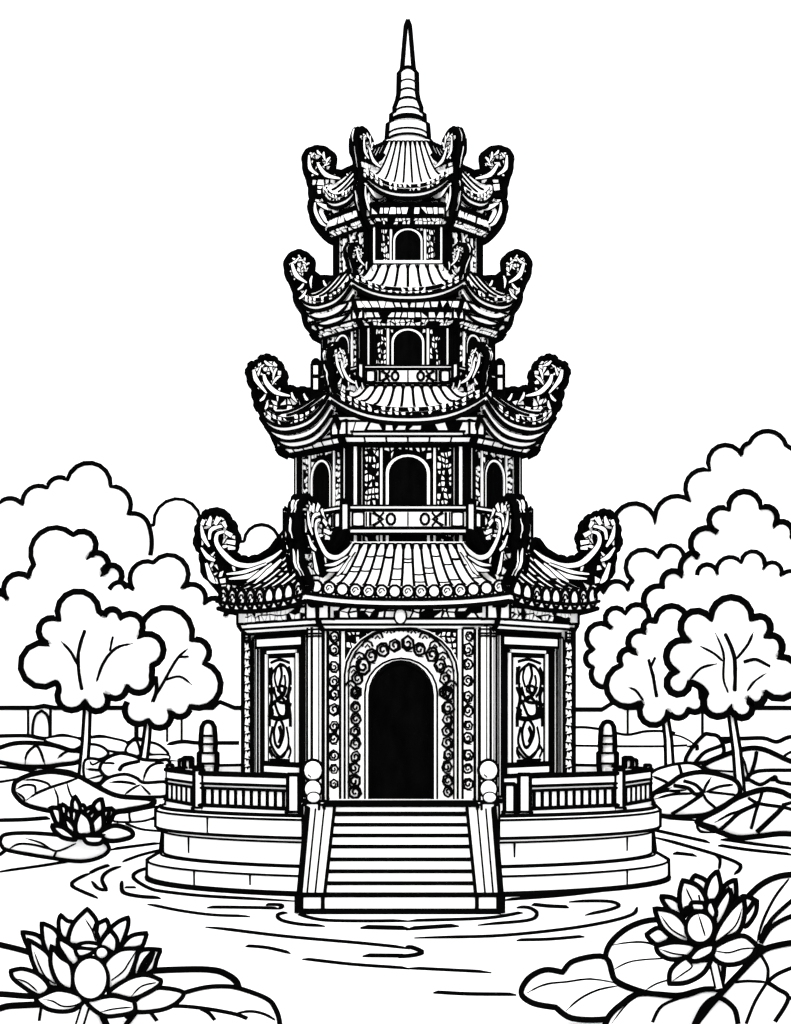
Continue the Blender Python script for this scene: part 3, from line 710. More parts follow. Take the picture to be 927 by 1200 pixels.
# ---------- roofs
def eave_h(s, ze, lift, p=2.6): return ze + lift * abs(s) ** p
def roof(name_i, zt, Rt, ze, Re, lift, ntile, disc, band, cross, label=None, conc=1.5):
    root = empty('roof', (0, 0, zt)); root.parent = pag; root.location = (0, 0, zt - 1.68)
    if label: root['label'] = label
    nfront = ntile
    for fi, phi in enumerate(PHI):
        f = Frame(phi, 0); ntile = nfront if fi in (0, 3) else max(6, int(nfront * .62))
        def S(s, t, h=0):
            R = Rt + (Re - Rt) * t
            z = ze + (zt - ze) * (1 - t) ** conc + lift * abs(s) ** 2.6 * t * t
            return f.p(s * R / 2, z, R * C30 + h * .6) + Vector((0, 0, h))
        mb = MB(); ns, nt_ = 20, 8
        vs_ = [S(-1 + 2 * i / ns, j / nt_) for j in range(nt_ + 1) for i in range(ns + 1)]
        mb.add(vs_, [(j * (ns + 1) + i, (j + 1) * (ns + 1) + i, (j + 1) * (ns + 1) + i + 1, j * (ns + 1) + i + 1) for j in range(nt_) for i in range(ns)], WHITE)
        mb.add([p - Vector((0, 0, .1)) for p in vs_], [(j * (ns + 1) + i, (j + 1) * (ns + 1) + i, (j + 1) * (ns + 1) + i + 1, j * (ns + 1) + i + 1) for j in range(nt_) for i in range(ns)], WHITE)
        r_ = Re / ntile * .085 + .008
        for i in range(ntile + 1):
            s = -.97 + 1.94 * i / ntile
            mb.tube([S(s * (1.0 if Rt < 1 else 1.0), .04 + .9 * j / 7, .01) for j in range(8)], r_, INK, 5)
            if i < ntile:
                s2 = s + .97 / ntile; ds = .97 / ntile
                mb.tube([S(s + ds * .1, .12, .02), S(s + ds * .4, .04, .02), S(s2 + ds * .6, .04, .02), S(s2 + ds * .9, .12, .02)], r_ * .9, INK, 4)
                for q in range(cross):
                    t = rnd.uniform(.2, .8); mb.tube([S(s, t, .01), S(s2, t + .012, .015), S(s + 2 * ds, t, .01)], r_ * .6, INK, 4)
        put(mb, 'tile_field', root)
        # row of tile ends
        mb = MB()
        for i in range(ntile):
            s = -.97 + 1.94 * (i + .5) / ntile; c = S(s, 1.0, .0); rr = Re / ntile * .44 * disc
            ff_ = Frame(phi, 0); x = (c - f.o).dot(f.ux); hh = (c - f.o).dot(f.n) + .03; z = c.z - rr * .7
            if disc >= 1:
                pts = [(x + rr * math.cos(a * math.pi / 5), z + rr * 1.05 * math.sin(a * math.pi / 5)) for a in range(10)]
                chip(mb, f.p, pts, hh, WHITE, .08); ftube(mb, f, pts, rr * .24, INK, hh, 5, True)
                if rnd.random() < .5: ftube(mb, f, [(x + rr * .5 * math.cos(a), z + rr * .5 * math.sin(a)) for a in (0, 1, 2, 3, 4)] + [(x, z)], rr * .13, INK, hh + .01, 4)
        # dark strip behind, with chips between
        nb_ = 16
        def strip(zo0, zo1, ho0, ho1, mat):
            vs_ = []
            for i in range(nb_ + 1):
                s = -1 + 2 * i / nb_
                for zo, ho in ((zo0, ho0), (zo1, ho1), (zo1, ho1 - .12), (zo0, ho0 - .12)):
                    b = S(s, 1, 0); R = Re + ho / C30
                    vs_.append(f.p(s * R / 2, b.z + zo, R * C30))
            mb.add(vs_, [(4 * i + j, 4 * i + 4 + j, 4 * i + 4 + (j + 1) % 4, 4 * i + (j + 1) % 4) for i in range(nb_) for j in range(4)], mat)
        def sline(zo, ho, w_):
            mb.tube([f.p((-1 + 2 * i / nb_) * (Re + ho / C30) / 2, S(-1 + 2 * i / nb_, 1).z + zo, (Re + ho / C30) * C30) for i in range(nb_ + 1)], w_, INK, 5)
        dz = band[0]
        strip(.0, -dz, 0, -.03, INK)
        if disc < 1:
            for row in range(2):
                for i in range(ntile * 2):
                    if rnd.random() < .2: continue
                    s0 = -.96 + 1.92 * i / (ntile * 2); s1 = s0 + 1.92 / (ntile * 2) * .6
                    za, zb = -dz * (.08 + row * .48), -dz * (.4 + row * .48)
                    c = [(s0, za + rnd.uniform(-.02, .02)), (s1, za + rnd.uniform(-.02, .02)), (s1, zb), (s0 + .02, zb + rnd.uniform(-.02, .02))]
                    if rnd.random() < .3: c.pop(rnd.randint(0, 3))
                    mb.add([f.p(a * Re / 2, S(a, 1).z + b, Re * C30 + .03) for a, b in c], [tuple(range(len(c)))], WHITE)
        else:
            for i in range(ntile):
                s0 = -.97 + 1.94 * i / ntile; wd_ = 1.94 / ntile
                c = [(s0 + .1 * wd_, -dz * .72), (s0 + .5 * wd_, -dz * .9), (s0 + .9 * wd_, -dz * .7), (s0 + .9 * wd_, -dz * .95), (s0 + .1 * wd_, -dz * .95)]
                mb.add([f.p(a * Re / 2, S(a, 1).z + b, Re * C30 + .03) for a, b in c], [tuple(range(5))], WHITE)
        put(mb, 'tile_ends', root)
        mb = MB()
        strip(-dz, -dz - band[1], .05, .02, WHITE); sline(-dz, .06, band[2]); sline(-dz - band[1], .03, band[2] * 1.3)
        if name_i and fi not in (0, 3):
            b0 = -dz - band[1] - .07
            for q_ in range(2):
                strip(b0 - q_ * .15, b0 - q_ * .15 - .09, -.04 - .1 * q_, -.06 - .1 * q_, WHITE); sline(b0 - q_ * .15 - .12, -.06 - .1 * q_, band[2])
        put(mb, 'eave_band', root)
    return root

def place_finials(root, items, phis=range(6), rot0=-120, front=(1, .65, 1)):
    """items: (Mesh builder fn); one plate design copied to the six hips"""
    first = None
    for i in phis:
        o = items if i == phis[0] else items.copy()
        if o is not items: COL.objects.link(o)
        o.parent = root; o.rotation_euler = (0, 0, rad(rot0 + 60 * i))
        first = first or o
        o.scale = (1, 1, 1) if i in (2, 5) else front
def finial(name, outline, cx, chips_poly, strokes, root, thick, rim, z, nx=12, ny=9, keep=.85, fill=.62, white_rim=False):
    """hip ornament: dark carved plate in the radial plane (local X = outwards) with white relief"""
    mb = MB(); zr = root.location.z + 1.68
    def to(p): return ((cx - p[0]) * .02, EYE + (HY - p[1]) * .02)
    pts = [to(p) for p in closed(outline, z, 5)]
    nb = len(pts)
    ar_ = sum(pts[i - 1][0] * pts[i][1] - pts[i][0] * pts[i - 1][1] for i in range(nb)); sg0 = 1 if ar_ > 0 else -1
    ylo, yhi = min(p[1] for p in pts), max(p[1] for p in pts); H_ = yhi - ylo; q_ = []
    raw = list(pts); leafs = []; acc = 0
    for i in range(nb):
        a, b = raw[i - 1], raw[(i + 1) % nb]; t = Vector((b[0] - a[0], b[1] - a[1])); L_ = t.length or 1; nn = Vector((t.y, -t.x)) / L_ * sg0
        am = rim * (.34 if H_ > 2 else .15) * (1 if raw[i][1] > ylo + .35 * H_ and raw[i][0] > min(p[0] for p in raw) + .3 * H_ else 0)
        bump = (i % 4 in (1, 2)) * am
        q_.append((raw[i][0] + nn.x * bump, raw[i][1] + nn.y * bump))
        acc += math.hypot(raw[i][0] - raw[i - 1][0], raw[i][1] - raw[i - 1][1])
        if acc > rim * 2.6 and am:
            acc = 0; tt = t / L_; le = H_ * rnd.uniform(.09, .16); o_ = Vector(raw[i]) - nn * rim * 1.15
            e_ = o_ - nn * le * .75 - tt * le * .6; m_ = (o_ + e_) / 2 + tt * le * .12
            if inside(e_, raw) and inside(o_, raw): leafs.append([o_, m_, e_])
    pts = q_
    vo, eo, fo, ov, _, _ = delaunay_2d_cdt([Vector(p) for p in pts], [(i, (i + 1) % nb) for i in range(nb)], [], 1, 1e-5)
    k_ = len(vo)
    mb.add([(v.x, -thick / 2, v.y - zr) for v in vo] + [(v.x, thick / 2, v.y - zr) for v in vo],
           [tuple(f_) for f_ in fo] + [tuple(i + k_ for i in f_)[::-1] for f_ in fo], INK)
    vs_ = [(x, -thick / 2, y - zr) for x, y in pts] + [(x, thick / 2, y - zr) for x, y in pts]
    mb.add(vs_, [(i, (i + 1) % nb, (i + 1) % nb + nb, i + nb) for i in range(nb)], INK)
    for s in (-1, 1): mb.tube([(x, s * thick / 2, y - zr) for x, y in pts], rim, INK, 5, True)
    class FF:
        pass
    for s in (-1, 1):
        P = lambda x, y, h, s=s: Vector((x, s * (thick / 2 + h), y - zr))
        fr = FF(); fr.p = P
        for poly, nx_, ny_ in chips_poly:
            q = [to(p[:2]) for p in parse(poly, z)]
            xs = [a[0] for a in q]; ys = [a[1] for a in q]
            shards(mb, P, min(xs), max(xs), min(ys), max(ys), nx_, ny_, rim * .5 + .01, fill, keep, jit=.42, test=lambda x, y, q=q: inside((x, y), q))
        hh = rim * .5 + .02
        for lf in leafs:
            hh += .009; cc_ = catmull([tuple(v_) for v_ in lf], 3)
            ribbon(mb, fr, cc_, [rim * .9, rim * 1.35, rim * .7], hh - .005, INK, .02); ribbon(mb, fr, cc_, [rim * .3, rim * .7, rim * .12], hh, WHITE, .02)
        for st, ws in strokes:
            hh += .009; c = [to(p) for p in curve(st, z, 5)]
            ribbon(mb, fr, c, [a * .026 + .055 for a in ws], hh - .005, INK, .03); ribbon(mb, fr, c, [a * .024 for a in ws], hh, WHITE, .03)
    m_ = len(pts); area = sum(pts[i - 1][0] * pts[i][1] - pts[i][0] * pts[i - 1][1] for i in range(m_)); sg = 1 if area > 0 else -1
    ymax = max(p[1] for p in pts); ymin = min(p[1] for p in pts); run = []
    for i in range(m_):
        a, b = pts[i - 1], pts[(i + 1) % m_]; t = Vector((b[0] - a[0], b[1] - a[1])).normalized(); nn = Vector((t.y, -t.x)) * sg
        if nn.x > .3 and pts[i][1] > ymin + .3 * (ymax - ymin) and not any(abs(p_[1] - pts[i][1]) < .12 and p_[0] > pts[i][0] + .15 for p_ in pts): run.append((pts[i][0] + nn.x * (rim * .5), pts[i][1] + nn.y * (rim * .5)))
    run.sort(key=lambda p: p[1])
    nr = len(run)
    j = 0
    while j < nr - 2:
        L_ = rnd.randint(4, 11); seg = run[j:j + L_]
        if len(seg) > 1:
            for sd in (-1, 1):
                if rnd.random() < .25: continue
                m2 = len(seg) - 1; wr = rnd.uniform(.07, .12)
                mb.tube([(x, sd * thick * (.16 + rnd.uniform(.0, .03) + .24 * (q / m2) ** 2), y - zr) for q, (x, y) in enumerate(seg)], [thick * wr * .5] + [thick * wr * 1.2] * 2 + [thick * wr * .5], WHITE, 5)
        j += max(2, L_ - 1)
    o = mb.build('hip_finial'); 
    return o

zz7 = Z(220, 580, 3.565); zz4 = Z(280, 400, 4.635); zz3 = Z(320, 280, 2.897); zz2 = Z(340, 140, 3.31)
# lowest roof
r1 = roof(0, 7.69, 2.85, 6.60, 4.42, .14, 15, 1.0, (.27, .17, .045), 2, 'lowest and widest roof with round tile ends')
fin = finial('f', '392,200 340,235 280,268 230,270 192,250 188,232 205,190* 188,130 160,98 122,82 86,75 55,105 42,150 38,215 60,240 68,320 130,400 165,450 190,480* 300,500 420,470*', 477,
    [('75,290 135,300 160,370 240,400 340,390 400,330 410,370 380,430 260,450 180,430 110,370', 12, 6), ('150,170 200,170 200,220 160,230', 3, 3), ('60,120 150,90 180,130 150,150 90,160', 4, 3)],
    [('392,235 350,268 280,297 205,292 152,250 122,205 125,168 152,158', (1, 4, 4, 5, 4, 3, 2)), ('92,190 97,155 120,140 148,135', (2, 3.5, 2)), ('58,130 68,180 92,220', (1, 4, 1.5)), ('58,225 85,262 115,278', (1, 4, 2)),
     ('88,132 98,100', (5, 2)), ('116,128 132,100', (3, 5)), ('150,118 162,140', (4, 2)), ('160,160 185,175', (3, 4)), ('70,110 62,130', (3, 3)), ('165,200 200,205', (3, 4)), ('172,225 200,228', (4, 2)), ('80,290 100,350 118,372', (2, 5, 1)), ('165,335 240,325 330,292', (1, 3, 1)), ('175,355 250,345 300,320', (1, 4, 1)), ('250,368 300,335 352,292', (1, 4, 1.5)), ('285,370 340,325 392,275', (1, 5, 1.5)), ('330,362 370,325 402,285', (1, 4, 1)),
     ('190,458 250,470 330,462 422,432', (2, 6, 6, 5))], r1, .28, .09, zz7, keep=.9, fill=.66)
place_finials(r1, fin, front=(1, .8, 1))
# second roof
r2 = roof(1, 11.27, 2.25, 10.64, 3.42, .5, 11, .9, (.22, .15, .045), 0, 'second roof')
fin = finial('f', '500,262 400,268 320,268 250,255 235,240* 245,190 215,130 175,98 130,92 100,122 62,135 50,190 80,270 95,350 130,400 165,480 200,560 235,605 305,620* 420,600 510,540*', 477,
    [('110,300 200,330 330,330 420,300 470,250 480,280 420,380 330,420 240,410 160,370', 11, 5), ('100,120 200,110 230,180 220,240 180,230 150,170', 5, 5), ('300,510 550,500 560,590 320,620', 7, 3)],
    [('135,190 150,235 200,285 275,305', (2, 4, 4, 1)), ('80,165 95,220 150,290', (2, 4, 1)), ('165,395 210,435 300,452 400,420 470,350 505,280', (1, 5, 6, 6, 5, 2)), ('238,478 330,482 470,440', (1, 4, 5)), ('345,517 430,500 515,470', (4, 4, 2)), ('400,528 530,490', (2, 3)),
     ('183,460 225,500', (1, 4)), ('235,540 255,570 280,560 285,515', (2, 3, 3, 2)), ('310,520 312,585', (5, 5)), ('340,540 345,585', (3, 3))], r2, .22, .085, zz4, keep=.9, fill=.66)
place_finials(r2, fin, front=(.97, .6, .86))
# third roof
r3 = roof(2, 14.08, 1.75, 13.44, 2.5, .34, 8, .9, (.18, .13, .04), 0, 'third roof')
fin = finial('f', '270,130 200,135 150,132 125,110* 130,80 105,55 75,48 42,75 42,120 65,170 75,220 95,250 105,290 130,315 170,325* 230,330 290,280*', 476,
    [('70,170 130,190 220,160 260,150 240,200 170,235 110,220', 9, 4), ('55,80 110,70 120,120 90,130 60,120', 4, 4), ('110,255 290,230 290,290 130,310', 8, 3)],
    [('60,90 75,130 110,155', (2, 4, 1)), ('110,243 170,243 225,215 255,180 270,155', (2, 5, 5, 4, 1)), ('130,262 200,255 270,225', (1, 3, 2))], r3, .2, .075, zz3, keep=.9, fill=.66)
place_finials(r3, fin, front=(.95, .6, .62))
# top roof
r4 = roof(3, 17.1, .92, 15.86, 2.0, .46, 9, .9, (.2, .13, .04), 0, 'top roof under the spire', 1.3)
fin = finial('f', '395,105 375,118 345,132 310,140 285,190 255,185 205,208 165,200 170,150 130,118 90,118 60,140 60,190 80,260 85,305 130,330 240,290 300,235*', 478,
    [('85,235 150,245 250,235 260,260 200,320 130,320', 8, 4), ('80,140 150,140 160,190 110,200', 4, 4)],
    [('75,150 80,200 110,225', (1, 3.5, 1)), ('110,185 140,225 195,240', (2, 4, 1)), ('108,335 150,352 200,345 240,300 268,245', (1, 5, 5, 4, 1)), ('380,118 350,138 318,145', (2, 4, 3))], r4, .17, .075, zz2, keep=.9, fill=.66)
place_finials(r4, fin)

# ---------- cornices (stacked hexagonal courses under each roof)
def cornice(rings, nch=10, label=None):
    """rings: (R, z, mode) from top to bottom; mode describes the band below that ring"""
    root = None
    for fi, phi in enumerate(PHI):
        f = Frame(phi, 0); mb = MB()
        for (R0, z0, m0), (R1, z1, m1) in zip(rings, rings[1:]):
            mb.add([f.p(-R0 / 2, z0, R0 * C30), f.p(R0 / 2, z0, R0 * C30), f.p(R1 / 2, z1, R1 * C30), f.p(-R1 / 2, z1, R1 * C30)], [(0, 3, 2, 1)], WHITE if m0 in 'wb' else INK)
            P = lambda x, t, h, R0=R0, R1=R1, z0=z0, z1=z1: f.p(x * (R0 + (R1 - R0) * t), z0 + (z1 - z0) * t, (R0 + (R1 - R0) * t) * C30 + h)
            if m0 == 's': shards(mb, P, -.48, .48, .06, .94, int(nch * 2.4), 2, .025, .72, .93, jit=.4)
            if m0 == 'c': shards(mb, P, -.49, .49, .06, .94, int(nch * 1.8), 1, .025, .78, .97, jit=.3)
            if m0 == 'b':
                for x in [(-.5 + i / nch) for i in range(1, nch)]: mb.tube([P(x, 0, .01), P(x, 1, .01)], .022, INK, 4)
            mb.tube([P(-.5, 0, .01), P(.5, 0, .01)], .034, INK, 5)
        R1, z1, _ = rings[-1]; mb.tube([f.p(-R1 / 2, z1, R1 * C30), f.p(R1 / 2, z1, R1 * C30)], .05, INK, 5)
        mb.tube([f.p(R / 2, z, R * C30) for R, z, _ in rings], .07, INK, 5)
        mb.add([f.p(-R1 / 2, z1, R1 * C30), f.p(R1 / 2, z1, R1 * C30), f.p(R1 / 2, z1, .3), f.p(-R1 / 2, z1, .3)], [(0, 1, 2, 3)], INK)
        # corner blocks
        R0, z0, _ = rings[0]; Rm, zm, _ = rings[len(rings) // 2]
        put(mb, 'cornice', pag)
cornice([(4.0, 6.36, 'w'), (3.98, 6.22, 's'), (3.95, 5.93, 'w'), (3.9, 5.8, 'w'), (3.75, 5.7, 'k')], 8)
cornice([(3.25, 10.46, 'w'), (3.15, 10.36, 'c'), (3.0, 10.14, 'w'), (2.95, 10.04, 'b'), (2.85, 9.9, 'k'), (2.65, 9.85, 'k')], 6)
cornice([(2.45, 13.16, 'c'), (2.35, 12.98, 'w'), (2.3, 12.93, 'c'), (2.2, 12.78, 's'), (2.05, 12.62, 'k')], 8)
cornice([(2.0, 15.42, 'w'), (1.98, 15.36, 'c'), (1.95, 15.16, 'w'), (1.93, 15.12, 's'), (1.8, 14.96, 'k')], 8)
# corner blocks of the lowest cornice and small hanging brackets
for i in range(6):
    a = rad(-60 + 60 * i) + 0
    c = Vector((math.cos(a), math.sin(a), 0)); t = Vector((-c.y, c.x, 0))
    for R, z0, z1, hw in ((4.0, 5.92, 6.3, .3), (3.1, 10.05, 10.38, .2), (2.3, 12.75, 13.1, .15), (1.98, 15.1, 15.4, .15)):
        mb = MB(); M = Matrix(((t.x, c.x, 0, 0), (t.y, c.y, 0, 0), (0, 0, 1, 0), (0, 0, 0, 1)))
        mb.box(-hw, hw, R - .25, R - .02, z0, z1, WHITE, .035, M); mb.tube([M @ Vector((0, R, z0)), M @ Vector((0, R, z1))], .03)
        mb.tube([M @ Vector((0, R - .02, z0)), M @ Vector((0, R - .1, z0 - .12)), M @ Vector((0, R - .3, z0 - .22))], .06)
        put(mb, 'corner_block', pag)
fin = finial('f', '110,300 82,320 78,350 95,405 130,450 165,475 200,470* 290,440 290,300 200,310', 478,
    [('160,330 270,300 270,430 190,450 150,400', 6, 5)],
    [('150,345 135,350 122,365 140,400 155,405', (1, 3, 4, 3, 1)), ('98,330 100,365 120,405 140,420', (1, 3, 3, 1)), ('110,325 150,352', (1, 3, 1)), ('180,400 182,440', (4, 4)), ('160,445 190,460', (2, 4))], r4, .17, .075, zz2, keep=.9, fill=.66)
fin.name = fin.data.name = 'eave_bracket'
place_finials(r4, fin)

# ---------- storeys
def column(f, x, z0, z1, hw, h, parent, lines=True):
    mb = MB(); fbox(mb, f, x - hw, x + hw, z0, z1, -.2, h, WHITE)
    for xx, w_ in ((x - hw, .035), (x + hw, .035)): ftube(mb, f, [(xx, z0), (xx, z1)], w_, INK, h)
    if lines:
        ftube(mb, f, [(x + hw * .3, z0), (x + hw * .3, z1)], .018, INK, h)
        for dz in (.05, .14, .2): ftube(mb, f, [(x - hw * 1.2, z1 - dz), (x + hw * 1.2, z1 - dz)], .024, INK, h + .02)
    put(mb, 'column', parent)
def arch_pts(hw, z0, zs, zt, n=12):
    return [(-hw, z0)] + [(-hw * math.cos(math.pi * i / n), zs + (zt - zs) * math.sin(math.pi * i / n)) for i in range(n + 1)] + [(hw, z0)]
def fill_arch(mb, f, pts, h, mat):
    k_ = len(pts); mb.add([f.p(x, z, h) for x, z in pts], [tuple(range(k_))], mat)
def body(R, z0, z1, rot=0.0):
    mb = MB(); v = [(R * math.cos(rad(-120 + 60 * i) + rot), R * math.sin(rad(-120 + 60 * i) + rot)) for i in range(6)]
    mb.add([(x, y, z0) for x, y in v] + [(x, y, z1) for x, y in v], [(i, (i + 1) % 6, (i + 1) % 6 + 6, i + 6) for i in range(6)] + [(5, 4, 3, 2, 1, 0), (6, 7, 8, 9, 10, 11)], INK)
    for i_, (x, y) in enumerate(v):
        kk = 1 + (.12 / R if R > 3 and i_ in (2, 5) else 0)
        mb.tube([(x * kk, y * kk, z0), (x * kk, y * kk, z1)], .095 if kk > 1 else .07, INK, 6)
    put(mb, 'wall', pag)
# lowest storey
RB = 3.76; body(RB - .04, 1.68, 5.85, A0)
mb = MB()
v = [(3.95 * math.cos(rad(-120 + 60 * i) + A0), 3.95 * math.sin(rad(-120 + 60 * i) + A0)) for i in range(6)]
mb.add([(x, y, 1.6) for x, y in v] + [(x, y, 1.9) for x, y in v], [(i, (i + 1) % 6, (i + 1) % 6 + 6, i + 6) for i in range(6)] + [(6, 7, 8, 9, 10, 11)], WHITE)
mb.tube([(x, y, 1.9) for x, y in v], .05, INK, 5, True); put(mb, 'plinth', pag)
zzL = Z(0, 0, 1)
for fi in range(6):
    f = Frame(PHI[fi] + A0, RB * C30 - .04, 0, 0); hw = RB / 2
    if fi == 0:
        # carved front: jambs, arch band, doorway
        g_ = .0188
        def FX(px): return (px - 469.5) * g_
        def FZ(py): return EYE + (HY - py) * g_
        mb = MB(); fbox(mb, f, -hw, hw, 1.9, 5.8, -.1, .02, WHITE); put(mb, 'front_wall', pag)
        for s in (-1, 1):
            column(f, s * (hw - .03), 1.9, 5.75, .12, .14, pag)
            column(f, s * (hw - .21), 1.9, 5.7, .045, .08, pag, False)
            mb = MB(); x0, x1 = sorted((s * FX(469.5 + 72), s * FX(469.5 + 86)))
            fbox(mb, f, x0, x1, 1.92, 5.72, 0, .05, WHITE, .032)
            for i in range(11):
                rosette(mb, f, (x0 + x1) / 2 + rnd.uniform(-.02, .02), 5.55 - i * .325 + rnd.uniform(-.04, .04), rnd.uniform(.095, .13), .06)
            put(mb, 'carved_jamb', pag)
        mb = MB(); outer = arch_pts(1.25, 1.92, FZ(790), FZ(735)); inner = arch_pts(.74, 1.92, FZ(815), FZ(774))
        # spandrels
        for s in (-1, 1):
            sp = [(s * 1.25, FZ(786)), (s * 1.25, 5.72), (s * .45, 5.72), (s * .75, FZ(745)), (s * 1.05, FZ(762))]
            fill_arch(mb, f, sp if s < 0 else sp[::-1], .03, INK)
            fill_arch(mb, f, (sp if s < 0 else sp[::-1])[::-1], .031, INK)
            shards(mb, f.p, min(s * .55, s * 1.22), max(s * .55, s * 1.22), FZ(778), 5.66, 6, 6, .05, .55, .8, test=lambda x, z: inside((x, z), sp))
        ribbon(mb, f, outer, [.09], .06); ftube(mb, f, outer, .03, INK, .07); ftube(mb, f, [(x * .93, z - .02) for x, z in outer], .022, INK, .07)
        put(mb, 'outer_arch', pag)
        mb = MB()
        for s in (-1, 1):
            for i in range(9): rosette(mb, f, s * 1.02 + rnd.uniform(-.02, .02), 2.1 + i * .27 + rnd.uniform(-.03, .03), rnd.uniform(.1, .14), .05)
        n_ = 11
        for i in range(n_ + 1):
            a = math.pi * i / n_
            for rx, rz in ((1.0, 1.08),):
                zc = FZ(808); q_ = rnd.uniform(.96, 1.04)
                rosette(mb, f, -rx * math.cos(a) * q_, zc + rz * .98 * math.sin(a) * q_ - .06, rnd.uniform(.12, .17), .05)
            mb2 = None
        for i in range(13):
            a = math.pi * (i + .5) / 13; c_ = (-1.12 * math.cos(a), FZ(812) + 1.4 * math.sin(a) - .03)
            ftube(mb, f, [(c_[0] + .12 * math.cos(q), c_[1] + .13 * math.sin(q)) for q in (0, .8, 1.6, 2.4, 3.14)], .026, INK, .05, 4)
            ftube(mb, f, [(c_[0] + .06 * math.cos(q), c_[1] - .02 + .07 * math.sin(q)) for q in (0, 1.6, 3.14)], .02, INK, .05, 4)
        put(mb, 'carved_arch_band', pag)
        mb = MB(); fbox(mb, f, -.1, .1, 1.9, 1.91, 0, .02, INK)
        ribbon(mb, f, inner, [.14], .09); ftube(mb, f, [(x * 1.08, z + (.05 if z > 2 else 0)) for x, z in inner], .026, INK, .1)
        ftube(mb, f, [(x * .97, z) for x, z in inner], .014, INK, .1)
        put(mb, 'door_frame', pag)
        mb = MB(); op = [(x * .92, z - (.05 if z > 2 else 0)) for x, z in inner]
        fill_arch(mb, f, op[::-1], .045, INK); ftube(mb, f, op, .05, INK, .06); put(mb, 'doorway', pag)
        mb = MB(); c = f.p(0.0, 5.98, .4); mb.ball(c, .12, .16, ink=.035, ry=.12); c2 = f.p(0, 5.72, .1); 
        q = c + Vector((0, -.1, 0)); put(mb, 'medallion', pag)
        f2 = Frame(PHI[0], 3.95 * C30, 0, 0)
    else:
        sgn = 1
        mb = MB(); fbox(mb, f, -hw + .05, hw - .05, 1.9, 5.8, -.1, .0, INK); put(mb, 'side_wall', pag)
        for s in (-1, 1):
            column(f, s * (hw - .14), 1.9, 5.75, .13, .12, pag)
            mb = MB(); x0, x1 = sorted((s * (hw - .32), s * (hw - .6)))
            fbox(mb, f, x0, x1, 2.0, 5.6, 0, .06, WHITE, .03)
            for q in (.3, .6): ftube(mb, f, [(x0 + (x1 - x0) * q, 2.0), (x0 + (x1 - x0) * q, 5.6)], .02, INK, .07)
            put(mb, 'pilaster', pag)
        mb = MB()                                            # outermost strip of zigzag carving
        so = -1 if fi in (5, 4) else 1
        x0, x1 = sorted((so * (hw - .02), so * (hw - .34)))
        fbox(mb, f, x0, x1, 1.95, 5.55, .0, .13, INK)
        for i in range(18):
            z_ = 2.0 + i * .195; xa, xb = (x0 + .04, x1 - .04)
            tri = [(xa, z_), (xb, z_ + .03), (xb - .06, z_ + .16)] if i % 2 else [(xa, z_ + .02), (xb, z_), (xa + .05, z_ + .17)]
            chip(mb, f.p, tri[::1], .15); chip(mb, f.p, [(x0 + (x1 - x0) * .5 + rnd.uniform(-.03, .03), z_ + .1), (xb if i % 2 == 0 else xa, z_ + .06), (xb if i % 2 == 0 else xa, z_ + .17)], .15)
        put(mb, 'zigzag_strip', pag)
        mb = MB()
        fbox(mb, f, -hw + .62, hw - .62, 1.95, 2.42, 0, .1, WHITE, .03); ftube(mb, f, [(-hw + .62, 2.2), (hw - .62, 2.2)], .03, INK, .11)
        put(mb, 'sill', pag)
        mb = MB(); fbox(mb, f, -hw + .62, hw - .62, 5.36, 5.58, 0, .1, WHITE, .035); put(mb, 'lintel', pag)
        # panel with lotus vase carving
        mb = MB(); pw = .78; pz0, pz1 = 2.75, 5.1
        fbox(mb, f, -pw - .12, pw + .12, 2.5, 2.62, 0, .06, WHITE); 
        fbox(mb, f, -pw - .1, -pw - .04, pz0, pz1 + .1, 0, .05, WHITE); fbox(mb, f, pw + .04, pw + .1, pz0, pz1 + .1, 0, .05, WHITE); fbox(mb, f, -pw, pw, pz1 + .12, pz1 + .18, 0, .05, WHITE)
        fbox(mb, f, -pw * .82, pw * .82, pz0, pz1, 0, .05, WHITE)
        def PX(u): return max(-.74 * pw, min(.74 * pw, (u - 303) / 50 * pw * .7))
        def PZ(v): return pz1 - (v - 255) / 520 * (pz1 - pz0)
        for st, w_ in (('300,285 262,330 262,410 285,450', 3.5), ('300,285 330,300 350,350 345,420 330,450', 3.5), ('305,290 312,340 300,400 312,450', 4), ('270,400 290,470 330,480', 3.5), ('335,400 320,440 285,470', 3.5),
                       ('275,480 300,545 330,540 330,480 300,450 275,480', 4), ('245,400 262,450 250,540 245,600', 5), ('358,400 345,450 355,540 358,600', 5), ('240,545 290,560 350,545', 6), ('265,600 255,680 290,745 320,745 345,680 335,600', 3.5),
                       ('262,300 248,340 250,390', 4), ('346,300 358,340 356,390', 4), ('275,470 258,500 268,540', 4), ('332,470 350,500 340,540', 4), ('262,690 250,720 262,755', 3), ('345,690 356,720 345,755', 3), ('285,300 275,350 285,400', 3), ('325,340 330,380 322,420', 3),
                       ('290,560 272,620 280,690 298,700 318,650 320,600 300,560', 4), ('300,600 310,640 300,680', 6), ('243,700 290,760 350,700', 3), ('255,275 300,262 350,280', 3), ('243,300 250,350 262,390', 3), ('250,770 350,768', 3), ('243,500 265,520 243,560', 5), ('360,480 340,520 360,560', 5), ('290,420 318,430 322,400 295,395 290,420', 3)):
            ftube(mb, f, [(PX(a), PZ(b)) for a, b in curve(st, None, 4)], w_ * .009 + .01, INK, .055, 4)
        put(mb, 'carved_panel', pag)
